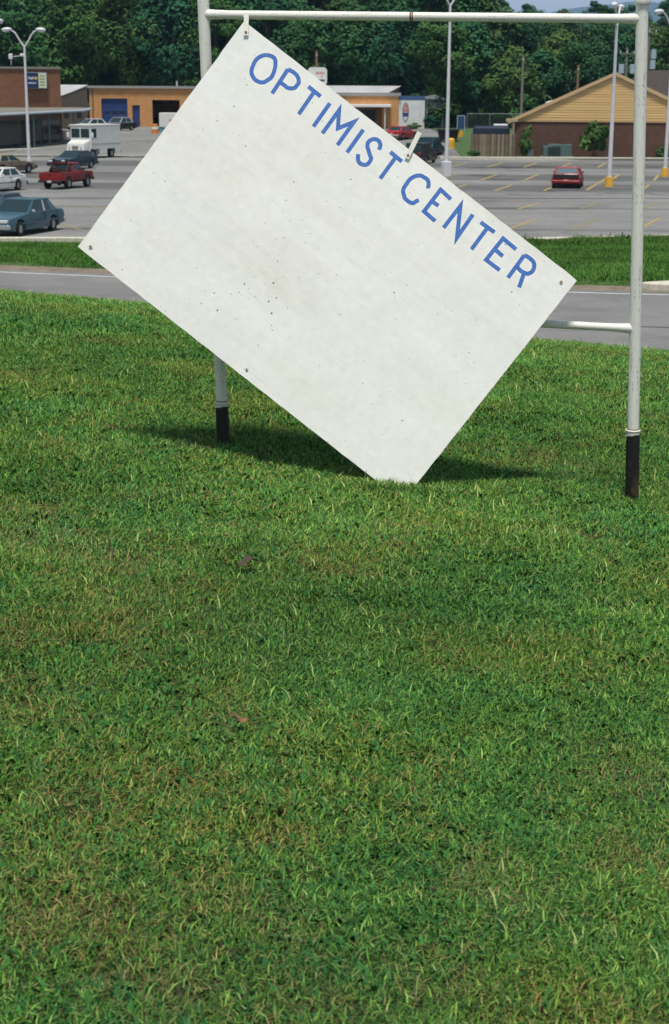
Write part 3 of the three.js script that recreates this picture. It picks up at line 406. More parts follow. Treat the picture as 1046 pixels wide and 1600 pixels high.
{ // orange brick office with a canopy and a white painted side
  const o = thing('brick_office', 'orange brick office with white entrance canopy and white painted side wall', 'building', [0, -2.7, -202]);
  const H = 4.05; part('brick_wall', metreUV(merge(box(3.6, H, 0.3, -2.6, H / 2, 0), box(2.1, H, 0.3, 6.65, H / 2, 0), box(6.4, H - 2.7, 0.3, 2.4, (H + 2.7) / 2, 0), box(6.4, 2.7, 0.3, 2.4, 1.35, -2.2), box(0.3, H, 9.6, -4.2, H / 2, -5))), orangeBrick, o);
  part('fascia', metreUV(box(12.4, 0.42, 10.6, 1.75, H + 0.2, -5)), fasciaGray, o);
  part('sloping_roof', metreUV(hexa([[-4, H + 0.42, -1.5], [6.4, H + 0.42, -1.5], [7.9, H + 0.42, -8], [-4, H + 0.42, -8]], [[-4, H + 0.5, -1.6], [6.6, H + 0.5, -1.6], [8.2, H + 1.25, -6], [-4, H + 1.25, -6]])), metalRoof, o);
  part('canopy', rbox(5.2, 0.34, 2.2, 4.1, 2.88, 1.1, 0.05), whiteWall, o);
  part('canopy_post', rod(V(5.95, 0, 1.9), V(5.95, 2.75, 1.9), 0.07, 0.07, 10), whiteWall, o);
  const d = part('door', box(1.9, 2.3, 0.08, 3.9, 1.15, -2.0), paneMat, o); part('door_frame', merge(box(0.1, 2.4, 0.12, 2.92, 1.2, -1.98), box(0.1, 2.4, 0.12, 4.88, 1.2, -1.98), box(1.85, 0.1, 0.12, 3.9, 2.35, -1.98)), slateTrim, d);
  const L = 3.6, ry = 0.4, side = new THREE.Group(); side.name = 'side_wall'; o.add(side); side.position.set(7.72, 0, 0.02); side.rotation.y = ry;
  part('white_panel', metreUV(box(L, H - 0.45, 0.25, L / 2, (H - 0.45) / 2, -0.13)), whiteWall, side); part('blue_fascia', box(L, 0.5, 0.3, L / 2, H - 0.2, -0.13), mat(0.05, 0.11, 0.24, 0.6), side);
  const cv = document.createElement('canvas'); cv.width = 160; cv.height = 256; const c = cv.getContext('2d'); c.fillStyle = '#dfe0da'; c.fillRect(0, 0, 160, 256);
  c.fillStyle = '#3a4550'; c.beginPath(); c.ellipse(80, 128, 62, 122, 0, 0, 7); c.fill(); c.fillStyle = '#cfd2cf'; c.beginPath(); c.ellipse(80, 126, 50, 110, 0, 0, 7); c.fill(); c.save(); c.clip(); c.fillStyle = '#c24a3c'; c.fillRect(34, 30, 92, 44); c.fillRect(34, 84, 92, 40); c.fillStyle = '#d8dad6'; for (let k = 0; k < 3; k++) { c.fillRect(50 + k * 26, 40, 8, 26); c.fillRect(50 + k * 26, 92, 8, 24); } c.fillStyle = '#2c4a80'; c.fillRect(20, 132, 120, 52); c.fillStyle = '#d8dad6'; c.fillRect(40, 190, 80, 12); c.restore();
  const t = new THREE.CanvasTexture(cv); t.colorSpace = THREE.SRGBColorSpace; part('painted_emblem', new THREE.PlaneGeometry(1.15, 2.5).translate(0.95, 2.1, 0.006), new THREE.MeshStandardMaterial({ map: t, roughness: 0.85 }), side);
  const sh = thing('metal_shed', 'grey corrugated metal shed beside the white painted wall', 'shed', [12.3, -2.7, -204.6]);
  for (let i = 0; i < 14; i++) part('wall_sheet', rbox(0.185, 3.7, 0.12, -1.25 + i * 0.19, 1.85, (i % 2) * 0.035, 0.03), i % 5 === 2 ? metalRoof : mat(0.17, 0.19, 0.2, 0.6), sh);
  part('body', box(2.5, 3.6, 3, 0, 1.8, -1.6), fasciaGray, sh); part('roof', metreUV(hexa([[-1.5, 3.7, 0.4], [1.6, 3.7, 0.4], [1.6, 3.7, -3.4], [-1.5, 3.7, -3.4]], [[-1.5, 4.0, 0.4], [0, 4.25, 0.4], [0, 4.25, -3.4], [-1.5, 4.0, -3.4]])), metalRoof, sh);
}
{ // pole sign of a shop, mostly behind the fallen board
  const p = thing('pole_sign', 'white rounded pole sign with red letters above the board edge', 'sign', [-2.35, -2.65, -195]);
  part('pole', rod(V(-0.2, 0, 0), V(-0.2, 5.6, 0), 0.1, 0.1, 10), slateTrim, p);
  part('sign_cabinet', roundPlate(2.3, 2.1, 0.45, 0.4).translate(0, 6.25, -0.2), mat(0.75, 0.74, 0.7, 0.5), p);
  const cv = document.createElement('canvas'); cv.width = 256; cv.height = 232; const c = cv.getContext('2d'); c.fillStyle = '#e6e4dc'; c.fillRect(0, 0, 256, 232); c.fillStyle = '#c0392b'; c.font = 'bold 62px sans-serif'; c.textAlign = 'right'; c.fillText('MAN', 244, 84); c.font = 'bold 52px sans-serif'; c.fillText('S', 214, 138); c.fillStyle = '#3a4a66'; c.fillRect(20, 168, 224, 34);
  const t = new THREE.CanvasTexture(cv); t.colorSpace = THREE.SRGBColorSpace; part('sign_face', new THREE.PlaneGeometry(1.85, 1.6).translate(0, 6.25, 0.204), new THREE.MeshStandardMaterial({ map: t, roughness: 0.5 }), p);
}
{ // white roofs seen over the gabled building's eave
  const s = thing('white_roofed_shed', 'low shed with white metal roof peeking above the tan eave', 'shed', [27.3, -2.85, -190]);
  part('wall', box(4.6, 3.4, 4, 0, 1.7, 0), mat(0.25, 0.3, 0.34, 0.8), s); part('roof', metreUV(hexa([[-2.6, 3.4, 2.4], [2.6, 4.6, 2.4], [2.6, 4.6, -2.4], [-2.6, 3.4, -2.4]], [[-2.6, 3.62, 2.4], [2.6, 5.1, 2.4], [2.6, 5.1, -2.4], [-2.6, 3.62, -2.4]])), whiteWall, s);
}

// ---------------------------------------------------------------- light poles, utility poles
const poleWhite = new THREE.MeshStandardMaterial({ map: tex(64, 256, (u, v) => { const k = 0.68 * (0.86 + 0.2 * fbm(u * 4, v * 20, 201, 4, 4)); return [k, k * 0.985, k]; }), roughness: 0.5 }), poleYellow = new THREE.MeshStandardMaterial({ map: tex(64, 64, (u, v) => { const k = 0.8 + 0.35 * fbm(u * 6, v * 6, 205, 4, 6); return [0.72 * k, 0.4 * k, 0.04 * k]; }), roughness: 0.8 }), lampGlass = mat(0.7, 0.72, 0.7, 0.25);
function lightPole([x, z], label, H, turn, base, y = LOT, lean = 0) {
  const p = thing('light_pole', label, 'lamp post', [x, y, z], turn, 'light poles in the car park'); p.rotation.order = 'ZYX'; p.rotation.z = lean;
  const top = H - 1.35; part('shaft', rod(V(0, 0, 0), V(0, top, 0), 0.15, 0.085, 14), poleWhite, p);
  if (base === 'yellow') part('base', new THREE.CylinderGeometry(0.26, 0.3, 0.62, 16).translate(0, 0.3, 0), poleYellow, p); else if (base === 'white') part('base', rbox(0.62, 1.1, 0.5, 0, 0.54, 0, 0.06), poleWhite, p); else part('base', new THREE.CylinderGeometry(0.2, 0.22, 0.35, 16).translate(0, 0.17, 0), poleWhite, p);
  for (const s of [-1, 1]) {
    const a = part('arm', tube([V(0, top - 0.1, 0), V(s * 0.3, top + 0.3, 0), V(s * 0.75, top + 1.02, 0), V(s * 1.05, top + 1.22, 0)], 0.06, 16, 8), poleWhite, p);
    const hd = part('lamp_head', new THREE.SphereGeometry(1, 16, 10).scale(0.42, 0.17, 0.21).rotateZ(-s * 0.06).translate(s * 1.4, top + 1.27, 0), poleWhite, a);
    part('lens', new THREE.SphereGeometry(1, 12, 8).scale(0.27, 0.1, 0.17).translate(s * 1.48, top + 1.15, 0), lampGlass, hd);
  }
  return p;
}
lightPole([-25.75, -134.5], 'white twin arm light pole standing in front of the red brick shop', 10.75, 0, 'plain');
lightPole([-26.35, -123], 'white light pole cut by the left photo edge beside the tan car', 11, 1.0, 'plain');
lightPole([7.92, -115.6], 'white light pole with boxy white base above the loose strap', 13.2, 0.5, 'white');
lightPole([17.75, -104.2], 'white light pole on yellow base near the red hatchback', 11.3, 1.25, 'yellow');
lightPole([24.1, -117.6], 'white light pole on yellow base at the right photo edge', 11.6, 0.5, 'yellow');
const timber = mat(0.22, 0.13, 0.075, 0.9), greyTimber = mat(0.19, 0.17, 0.14, 0.9), can = mat(0.42, 0.5, 0.56, 0.4, { metalness: 0.2 });
function utilityPole(x, z, h, m, label, cans, y = -2.6) {
  const p = thing('utility_pole', label, 'utility pole', [x, y, z], 0, 'utility poles before the wood');
  part('shaft', rod(V(0, 0, 0), V(0, h, 0), 0.2, 0.15, 10), m, p); if (cans.length) part('crossarm', box(1.9, 0.13, 0.12, 0, h - 0.7, 0.2), m, p);
  for (const s of cans.length ? [-0.8, 0, 0.8] : [0]) part('insulator', rod(V(s, h - 0.63, cans.length ? 0.2 : 0.22), V(s, h - 0.4, cans.length ? 0.2 : 0.22), 0.05, 0.05, 8), lampGlass, p);
  for (const [cx, cy] of cans) part('transformer', new THREE.CylinderGeometry(0.34, 0.34, 1.05, 14).translate(cx, cy, 0.5), can, p);
}
utilityPole(22.9, -201, 8.9, greyTimber, 'weathered grey utility pole left of the tan gable, before the trees', []);
utilityPole(29.75, -201, 7.8, timber, 'short orange brown utility pole just above the tan roof slope', []);
utilityPole(33.7, -190, 9.6, greyTimber, 'utility pole with two pale transformer cans near the gable peak', [[-0.65, 7.2], [0.65, 7.2]]);
utilityPole(37.3, -196, 12.2, greyTimber, 'tall utility pole with pale transformers at the right photo edge', [[-0.5, 9.2], [0.55, 9.0], [0.5, 7.8]]);
utilityPole(-2.6, -206, 9.4, timber, 'brown utility pole rising behind the pole sign', []);
{ const p = thing('yard_light', 'small white floodlight on a mast above the brick shop roof', 'lamp', [-33.9, 4.3, -169.5]); part('mast', rod(V(0, 0, 0), V(0, 0.9, 0), 0.05, 0.05, 8), poleWhite, p); part('lamp_head', rbox(0.4, 0.55, 0.35, 0, 0.85, 0.1, 0.08), poleWhite, p); part('second_head', rbox(0.45, 0.3, 0.35, 1.2, 1.0, 0.1, 0.08), poleWhite, p); part('crossbar', rod(V(0, 0.8, 0), V(1.2, 0.95, 0), 0.03, 0.03, 8), poleWhite, p); }

// ---------------------------------------------------------------- small things by the gabled building
{
  const f = thing('board_fence', 'weathered upright board fence beside the brown brick building', 'fence', [14.55, LOT + 0.13, -149.3]);
  const woods = [[0.19, 0.14, 0.095], [0.25, 0.19, 0.13], [0.14, 0.1, 0.07], [0.29, 0.235, 0.17]].map((c, i) => new THREE.MeshStandardMaterial({ map: tex(32, 128, (u, v) => c.map((q) => q * (0.7 + 0.6 * fbm(u * 8, v * 6, 211 + i, 4, 8)))), roughness: 0.95 })), r = rng(9);
  for (let i = 0; i < 22; i++) part('fence_board', rbox(0.165, 2.02 + 0.06 * r(), 0.03, -1.95 + i * 0.186, 1.02, (i % 2) * 0.05 + 0.01 * r(), 0.008, 1), woods[Math.floor(r() * 4)], f);
  for (const y of [0.4, 1.6]) part('rail', box(4.1, 0.09, 0.05, 0, y, -0.05), woods[0], f);
  for (const x of [-2.02, 0, 2.02]) part('post', box(0.12, 2.15, 0.12, x, 1.05, -0.13), woods[2], f);
  const greenMetal = mat(0.075, 0.12, 0.115, 0.5), grille = mat(0.012, 0.014, 0.014, 0.8);
  const h = thing('cooling_unit', 'grey green air conditioning unit against the brown brick wall', 'air conditioner', [20.35, LOT + 0.13, -148.6]);
  part('pad', box(2.9, 0.1, 1.5, 0, 0.05, 0), concMat, h); part('cabinet', rbox(2.2, 1.12, 1.1, 0.2, 0.66, 0, 0.04), greenMetal, h); part('lower_cabinet', rbox(0.9, 0.95, 1.2, -0.9, 0.575, 0.05, 0.04), greenMetal, h); part('grille', box(1.15, 0.8, 0.06, -0.35, 0.58, 0.64), grille, h);
  for (let i = 0; i < 6; i++) part('louvre', box(1.1, 0.03, 0.05, -0.35, 0.25 + i * 0.13, 0.67), greenMetal, h);
  part('fan_guard', new THREE.TorusGeometry(0.42, 0.03, 8, 20).rotateX(Math.PI / 2).translate(0.55, 1.24, 0), grille, h);
  const mb = thing('meter_box', 'small grey utility box at the foot of the brown brick wall', 'utility box', [17.95, LOT + 0.13, -148.9]); part('cabinet', rbox(0.5, 0.62, 0.4, 0, 0.32, 0, 0.04), mat(0.12, 0.15, 0.16, 0.5), mb); part('lid', rbox(0.54, 0.06, 0.44, 0, 0.66, 0, 0.02), mat(0.16, 0.19, 0.2, 0.5), mb);
  const sk = thing('refuse_skip', 'black open topped refuse bin behind the light pole', 'bin', [11.6, -3.2, -168]); part('tub', hexa([[-0.85, 0.15, 0.6], [0.85, 0.15, 0.6], [0.85, 0.15, -0.6], [-0.85, 0.15, -0.6]], [[-1.1, 1.25, 0.8], [1.1, 1.25, 0.8], [1.1, 1.25, -0.8], [-1.1, 1.25, -0.8]]), mat(0.012, 0.012, 0.013, 0.7), sk); part('rim', merge(box(2.3, 0.1, 0.1, 0, 1.27, 0.82), box(2.3, 0.1, 0.1, 0, 1.27, -0.82), box(0.1, 0.1, 1.5, 1.12, 1.27, 0), box(0.1, 0.1, 1.5, -1.12, 1.27, 0)), mat(0.03, 0.03, 0.03, 0.6), sk); for (const x of [-0.7, 0.7]) part('skid', box(0.15, 0.16, 1.1, x, 0.08, 0), darkTimber, sk);
  const by = thing('yellow_bollard', 'yellow domed bollard on the pavement beside the light pole', 'bollard', [11.35, -3.62, -159.5]); part('post', new THREE.LatheGeometry([[0.36, 0], [0.36, 0.85], [0.28, 1.02], [0, 1.08]].map(([x, y]) => new THREE.Vector2(x, y)), 16), poleYellow, by); part('base_plate', new THREE.CylinderGeometry(0.42, 0.42, 0.06, 16).translate(0, 0.03, 0), concMat, by);
  const yd = thing('hazard_sign', 'small round yellow warning sign on the grass left of the fence', 'sign', [12.95, -3.1, -169.8]); part('post', rod(V(0, 0, 0), V(0, 0.9, -0.03), 0.03, 0.03, 8), greyTimber, yd); part('disc', new THREE.CylinderGeometry(0.38, 0.38, 0.04, 20).rotateX(Math.PI / 2).translate(0, 0.72, 0.02), poleYellow, yd);
  const bs = thing('blue_panel_sign', 'upright blue panel sign in a pale frame near the trees', 'sign', [14.15, -2.55, -184]); part('panel', rbox(0.75, 1.4, 0.06, 0, 1.05, 0, 0.02), mat(0.02, 0.06, 0.15, 0.5), bs); for (const x of [-0.42, 0.42]) part('frame_post', rod(V(x, 0, 0), V(x, 1.8, 0), 0.05, 0.05, 8), can, bs); part('frame_rail', box(0.8, 0.08, 0.07, 0, 1.82, 0), can, bs);
  // chain link fence behind the board fence
  const cl = thing('chain_link_fence', 'thin wire mesh fence running in front of the wood', 'fence', [16, -2.6, -186]); const wire = mat(0.25, 0.27, 0.27, 0.5, { metalness: 0.5 }), w = [];
  for (let i = 0; i <= 5; i++) part('post', rod(V(-1 + i * 2.6, 0, 0), V(-1 + i * 2.6, 2.1, 0), 0.04, 0.04, 8), wire, cl); part('top_rail', rod(V(-1, 2.08, 0), V(12, 2.08, 0), 0.03, 0.03, 8), wire, cl);
  for (let x = -3; x < 12; x += 0.28) for (const s of [-1, 1]) { const a = s > 0 ? x : x + 2, b = s > 0 ? x + 2 : x, lo = clamp(a, -1, 12), hi = clamp(b, -1, 12); if (lo === hi) continue; const y0 = 2 * (lo - a) / (b - a), y1 = 2 * (hi - a) / (b - a); w.push(rod(V(lo, y0 + 0.05, 0), V(hi, y1 + 0.05, 0), 0.006, 0.006, 3)); } part('wire_mesh', merge(w), wire, cl);
  const dc = thing('tarpaulin_load', 'dark blue tarpaulin covered load behind the board fence', 'tarpaulin', [15.6, -3.4, -163]); part('cover', rbox(3.6, 1.9, 1.8, 0, 1.0, 0, 0.3, 3), mat(0.01, 0.02, 0.045, 0.7), dc); part('white_sheet', rbox(1.4, 0.22, 0.9, 0.9, 2.05, 0.3, 0.08), whiteWall, dc);
}

// ---------------------------------------------------------------- vehicles
const rubber = mat(0.012, 0.012, 0.012, 0.85), alloy = mat(0.45, 0.45, 0.44, 0.35, { metalness: 0.6 }), chrome = mat(0.62, 0.62, 0.62, 0.2, { metalness: 0.85 }), blackTrim = mat(0.012, 0.012, 0.013, 0.55), carGlass = new THREE.MeshPhysicalMaterial({ color: rgb(0.018, 0.036, 0.042), roughness: 0.08, specularIntensity: 0.6 }), redLens = mat(0.3, 0.012, 0.012, 0.25), headGlass = mat(0.62, 0.62, 0.58, 0.15), plateMat = mat(0.55, 0.56, 0.54, 0.5), seatMat = mat(0.02, 0.02, 0.022, 0.9);
const paint = (r, g, b, rough = 0.32) => new THREE.MeshPhysicalMaterial({ color: rgb(r, g, b), roughness: rough, clearcoat: 0.3, clearcoatRoughness: 0.12, specularIntensity: 0.6 });
const tyreGeo = (r, w) => new THREE.LatheGeometry([[0.58 * r, -w / 2], [0.86 * r, -w / 2], [0.96 * r, -w * 0.44], [r, -w * 0.3], [r, w * 0.3], [0.96 * r, w * 0.44], [0.86 * r, w / 2], [0.58 * r, w / 2]].map(([x, y]) => new THREE.Vector2(x, y)), 28).rotateX(Math.PI / 2);
const rimGeo = (r, w, s) => new THREE.LatheGeometry([[0.001, w * 0.3], [0.16 * r, w * 0.32], [0.2 * r, w * 0.24], [0.44 * r, w * 0.36], [0.5 * r, w * 0.3], [0.6 * r, w * 0.44], [0.62 * r, w * 0.2]].map(([x, y]) => new THREE.Vector2(x, y)), 24).rotateX(s * Math.PI / 2);
function wheel(parent, x, z, r, w, rimM = alloy) { const s = Math.sign(z); const o = new THREE.Group(); o.name = 'wheel'; o.position.set(x, r, z); parent.add(o); part('tyre', tyreGeo(r, w), rubber, o); part('rim', rimGeo(r, w, s), rimM, o); }
// a pane lying on the quad a b c d (bottom left, bottom right, top right, top left), inset, 12 mm proud
function pane(a, b, c, d, u0, u1, v0, v1, n, th = 0.012) {
  const at = (u, v) => a.clone().lerp(b, u).lerp(d.clone().lerp(c, u), v), q = [at(u0, v0), at(u1, v0), at(u1, v1), at(u0, v1)], o = q.map((p) => p.clone().addScaledVector(n, th)), i = q.map((p) => p.clone().addScaledVector(n, -0.02));
  return hexa(i.map((p) => p.toArray()), o.map((p) => p.toArray()));
}
const normalOf = (a, b, c) => b.clone().sub(a).cross(c.clone().sub(a)).normalize();
// car: +x is forward; s gives half-profile numbers in metres
function car(name, label, category, at, heading, s, group) {
  const t = thing(name, label, category, at, Math.atan2(-heading[1], heading[0]), group), L = s.L, W = s.W, h2 = L / 2, wr = s.wheelR ?? 0.31, fx = s.fx ?? L * 0.31, rx = s.rx ?? -L * 0.27, belt = s.belt ?? 0.86, sill = 0.22, P = s.paint;
  const sh = new THREE.Shape(), arch = wr + 0.07;
  sh.moveTo(-h2 + 0.06, sill + 0.1); sh.lineTo(rx - arch, sill); sh.absarc(rx, wr, arch, Math.PI + 0.25, -0.25, true); sh.lineTo(fx - arch, sill); sh.absarc(fx, wr, arch, Math.PI + 0.25, -0.25, true); sh.lineTo(h2 - 0.05, sill + 0.06);
  sh.lineTo(h2, s.noseY ?? 0.5); sh.quadraticCurveTo(h2 - 0.03, s.hoodF ?? 0.68, h2 - 0.18, (s.hoodF ?? 0.68) + 0.02); sh.quadraticCurveTo(lerp(h2, s.cowl, 0.5), (s.hoodF ?? 0.68) + 0.1, s.cowl, belt);
  sh.lineTo(s.deck, belt + 0.02); sh.quadraticCurveTo(lerp(s.deck, -h2, 0.6), (s.trunkY ?? belt) + 0.03, -h2 + 0.1, s.trunkY ?? belt); sh.quadraticCurveTo(-h2 - 0.01, (s.trunkY ?? belt) - 0.03, -h2, s.tailY ?? 0.6); sh.closePath();
  const b = 0.07, g = new THREE.ExtrudeGeometry(sh, { depth: W - 2 * b, bevelEnabled: true, bevelSize: b * 0.7, bevelThickness: b, bevelOffset: -b * 0.7, bevelSegments: 3, curveSegments: 12 }).translate(0, 0, -W / 2 + b), p = g.attributes.position;
  for (let i = 0; i < p.count; i++) { const x = p.getX(i), y = p.getY(i); let k = 1 - 0.09 * Math.pow(Math.abs(x) / h2, 4); k *= 1 - 0.09 * clamp((y - 0.55) / 0.4, 0, 1) - 0.05 * clamp((0.4 - y) / 0.25, 0, 1); p.setZ(i, p.getZ(i) * k); }
  g.deleteAttribute('normal'); part('body', toCreasedNormals(g, 0.7), P, t);
  part('underbody', box(L - 0.5, 0.3, W - 0.5, 0, 0.34, 0), blackTrim, t);
  const wb = W * 0.455, wt = W * (s.roofW ?? 0.375), H = s.H, q = (x, y, z) => V(x, y, z), F = s.cowl + 0.04, R = s.deck - 0.02;
  const bl = q(R, belt - 0.02, wb), br = q(F, belt - 0.02, wb), tr = q(s.roofF, H - 0.03, wt), tl = q(s.roofR, H - 0.05, wt), mz = (v) => q(v.x, v.y, -v.z);
  // shell of pillars and crowned roof
  const shell = hexa([bl, br, mz(br), mz(bl)].map((v) => v.toArray()), [tl, tr, mz(tr), mz(tl)].map((v) => v.toArray()));
  const crown = rbox(s.roofF - s.roofR + 0.1, 0.09, wt * 2 + 0.05, (s.roofF + s.roofR) / 2, H - 0.045, 0, 0.04, 3);
  const cab = part('cabin', shell, s.roofPaint ?? P, t); part('roof', crown, s.roofPaint ?? P, cab);
  part('windscreen', pane(br, mz(br), mz(tr), tr, 0.05, 0.95, 0.08, 0.93, normalOf(br, mz(br), tr)), carGlass, t);
  part('rear_window', pane(mz(bl), bl, tl, mz(tl), 0.07, 0.93, 0.1, 0.92, normalOf(mz(bl), bl, tl)), s.rearGlass ?? carGlass, t);
  for (const z of [1, -1]) {
    const [A, B, C, D] = z > 0 ? [bl, br, tr, tl] : [mz(br), mz(bl), mz(tl), mz(tr)], n = normalOf(A, B, C), m = s.bPillar ?? 0.5, cuts = z > 0 ? [[s.cPillar ?? 0.1, m - 0.025], [m + 0.025, 0.93]] : [[0.07, 1 - m - 0.025], [1 - m + 0.025, 1 - (s.cPillar ?? 0.1)]];
    for (const [u0, u1] of cuts) part('side_window', pane(A, B, C, D, u0, u1, 0.1, 0.88, n), carGlass, t);
    if (s.pillar) part('pillar_trim', pane(A, B, C, D, z > 0 ? m - 0.035 : 1 - m - 0.035, z > 0 ? m + 0.035 : 1 - m + 0.035, 0.02, 0.96, n, 0.02), s.pillar, t);
    part('mirror', rbox(0.08, 0.1, 0.15, s.cowl - 0.3, belt + 0.05, z * (wb + 0.06), 0.03), s.mirror ?? P, t);
    part('side_moulding', box(L * 0.62, 0.05, 0.02, -0.05, 0.52, z * (W / 2 + 0.001)), s.trim ?? blackTrim, t);
    for (const x of [lerp(R, F, m), R + 0.12]) part('door_seam', box(0.012, belt - 0.36, 0.012, x, (belt + 0.3) / 2, z * (W / 2 - 0.012)), blackTrim, t);
    part('door_handle', box(0.14, 0.035, 0.03, lerp(R, F, m) + 0.1, belt - 0.13, z * (W * 0.485)), blackTrim, t);
    part('headlight', rbox(0.1, 0.14, W * 0.2, h2 - 0.07, (s.hoodF ?? 0.68) - 0.09, z * W * 0.32, 0.03), headGlass, t);
    part('tail_light', rbox(0.08, s.tailH ?? 0.15, W * (s.tailW ?? 0.2), -h2 + 0.015, (s.trunkY ?? belt) - 0.17, z * W * 0.3, 0.02), redLens, t);
    wheel(t, fx, z * (W / 2 - 0.13), wr, 0.2, s.rim); wheel(t, rx, z * (W / 2 - 0.13), wr, 0.2, s.rim);
  }
  part('front_bumper', rbox(0.2, 0.2, W * 0.96, h2 - 0.02, 0.43, 0, 0.06, 3), s.bumper ?? blackTrim, t); part('rear_bumper', rbox(0.2, 0.2, W * 0.95, -h2 + 0.02, 0.43, 0, 0.06, 3), s.bumper ?? blackTrim, t);
  part('grille', rbox(0.06, 0.15, W * 0.36, h2 - 0.05, (s.hoodF ?? 0.68) - 0.09, 0, 0.02), s.grille ?? blackTrim, t);
  part('number_plate', box(0.02, 0.13, 0.3, -h2 - (s.tailY ? 0.0 : 0.005) - 0.01, s.plateY ?? 0.58, 0), plateMat, t);
  if (s.tailBand) part('tail_band', rbox(0.06, 0.24, W * 0.84, -h2 - 0.005, (s.trunkY ?? belt) - 0.17, 0, 0.02), blackTrim, t);
  return t;
}
const sedan = (o) => ({ L: 4.9, W: 1.84, H: 1.41, belt: 0.92, cowl: 0.75, roofF: 0.05, roofR: -1.25, deck: -1.75, trunkY: 0.9, hoodF: 0.74, ...o });
const toward = [-0.44, 0.9], away = [0.46, -0.89];
car('sedan_car', 'metallic blue sedan with chrome bumper at the left photo edge', 'car', [-13.35, LOT, -67.1], [-0.3, 0.954], sedan({ paint: paint(0.033, 0.088, 0.12), bumper: chrome, H: 1.42, L: 5.0, bPillar: 0.46, cPillar: 0.2, mirror: mat(0.4, 0.45, 0.5, 0.3), trim: paint(0.05, 0.1, 0.15), pillar: chrome }), 'cars in the car park');
car('sedan_car', 'dark grey car showing only its roof behind the blue sedan', 'car', [-15.6, LOT, -72.1], [-0.35, 0.93], sedan({ paint: paint(0.05, 0.075, 0.09), H: 1.32 }), 'cars in the car park');
car('sedan_car', 'white sedan with black side strip cut by the left photo edge', 'car', [-20.4, LOT, -95.6], [-0.36, 0.93], sedan({ paint: paint(0.72, 0.72, 0.68), L: 4.6, W: 1.75, H: 1.36 }), 'cars in the car park');
car('sedan_car', 'tan brown sedan nose right behind the white sedan', 'car', [-24.0, LOT, -116.4], [0.5, -0.86], sedan({ paint: paint(0.17, 0.13, 0.085), L: 4.8, H: 1.38, bumper: blackTrim, roofPaint: paint(0.4, 0.33, 0.22) }), 'cars in the car park');
car('sedan_car', 'dark teal car facing the camera between pickup and white van', 'car', [-20.4, LOT, -124.2], [-0.4, 0.92], sedan({ paint: paint(0.012, 0.035, 0.055), L: 4.6, H: 1.36 }), 'cars in the car park');
car('sedan_car', 'black car with pale windscreen parked before the blue side door', 'car', [-24.9, -2.62, -184], [-0.5, 0.86], sedan({ paint: paint(0.008, 0.009, 0.013), H: 1.5, roofPaint: paint(0.35, 0.36, 0.36) }), 'cars before the garage');
car('sedan_car', 'silver white car half hidden behind the van roof', 'car', [-27.7, -2.7, -181], [-0.75, 0.66], sedan({ paint: paint(0.55, 0.57, 0.58), H: 1.45 }), 'cars before the garage');
car('coupe_car', 'red low car parked before the white painted wall', 'car', [6.9, -3.02, -171.6], [0.5, -0.86], sedan({ paint: paint(0.42, 0.03, 0.025), bumper: mat(0.4, 0.3, 0.28, 0.4), H: 1.35, L: 4.7 }), 'cars in the side street');
car('hatchback_car', 'black square backed estate car behind the loose strap', 'car', [7.2, LOT, -138.2], [0.34, -0.94], { L: 4.4, W: 1.82, H: 1.72, belt: 1.02, cowl: 0.95, roofF: 0.4, roofR: -1.85, deck: -2.1, trunkY: 1.0, hoodF: 0.8, wheelR: 0.36, paint: paint(0.012, 0.013, 0.016), tailH: 0.3, tailW: 0.1 }, 'cars in the side street');
car('hatchback_car', 'dark teal estate car just beyond the black one', 'car', [8.9, -3.98, -152.8], [0.3, -0.95], { L: 4.6, W: 1.85, H: 1.7, belt: 1.0, cowl: 0.95, roofF: 0.35, roofR: -1.9, deck: -2.2, trunkY: 0.98, hoodF: 0.8, wheelR: 0.34, paint: paint(0.015, 0.05, 0.06), tailH: 0.3, tailW: 0.1 }, 'cars in the side street');
car('hatchback_car', 'red hatchback with black tail panel alone in the right car park', 'car', [15.0, LOT, -103.8], [0.2, -0.98], { L: 4.5, W: 1.9, H: 1.28, belt: 0.88, cowl: 0.8, roofF: 0.15, roofR: -1.05, deck: -1.75, trunkY: 0.94, hoodF: 0.7, paint: paint(0.25, 0.016, 0.018), bumper: paint(0.23, 0.015, 0.017), tailBand: true, tailW: 0.17, plateY: 0.5, rearGlass: new THREE.MeshPhysicalMaterial({ color: rgb(0.1, 0.14, 0.15), roughness: 0.06, clearcoat: 1 }) }, 'cars in the car park');

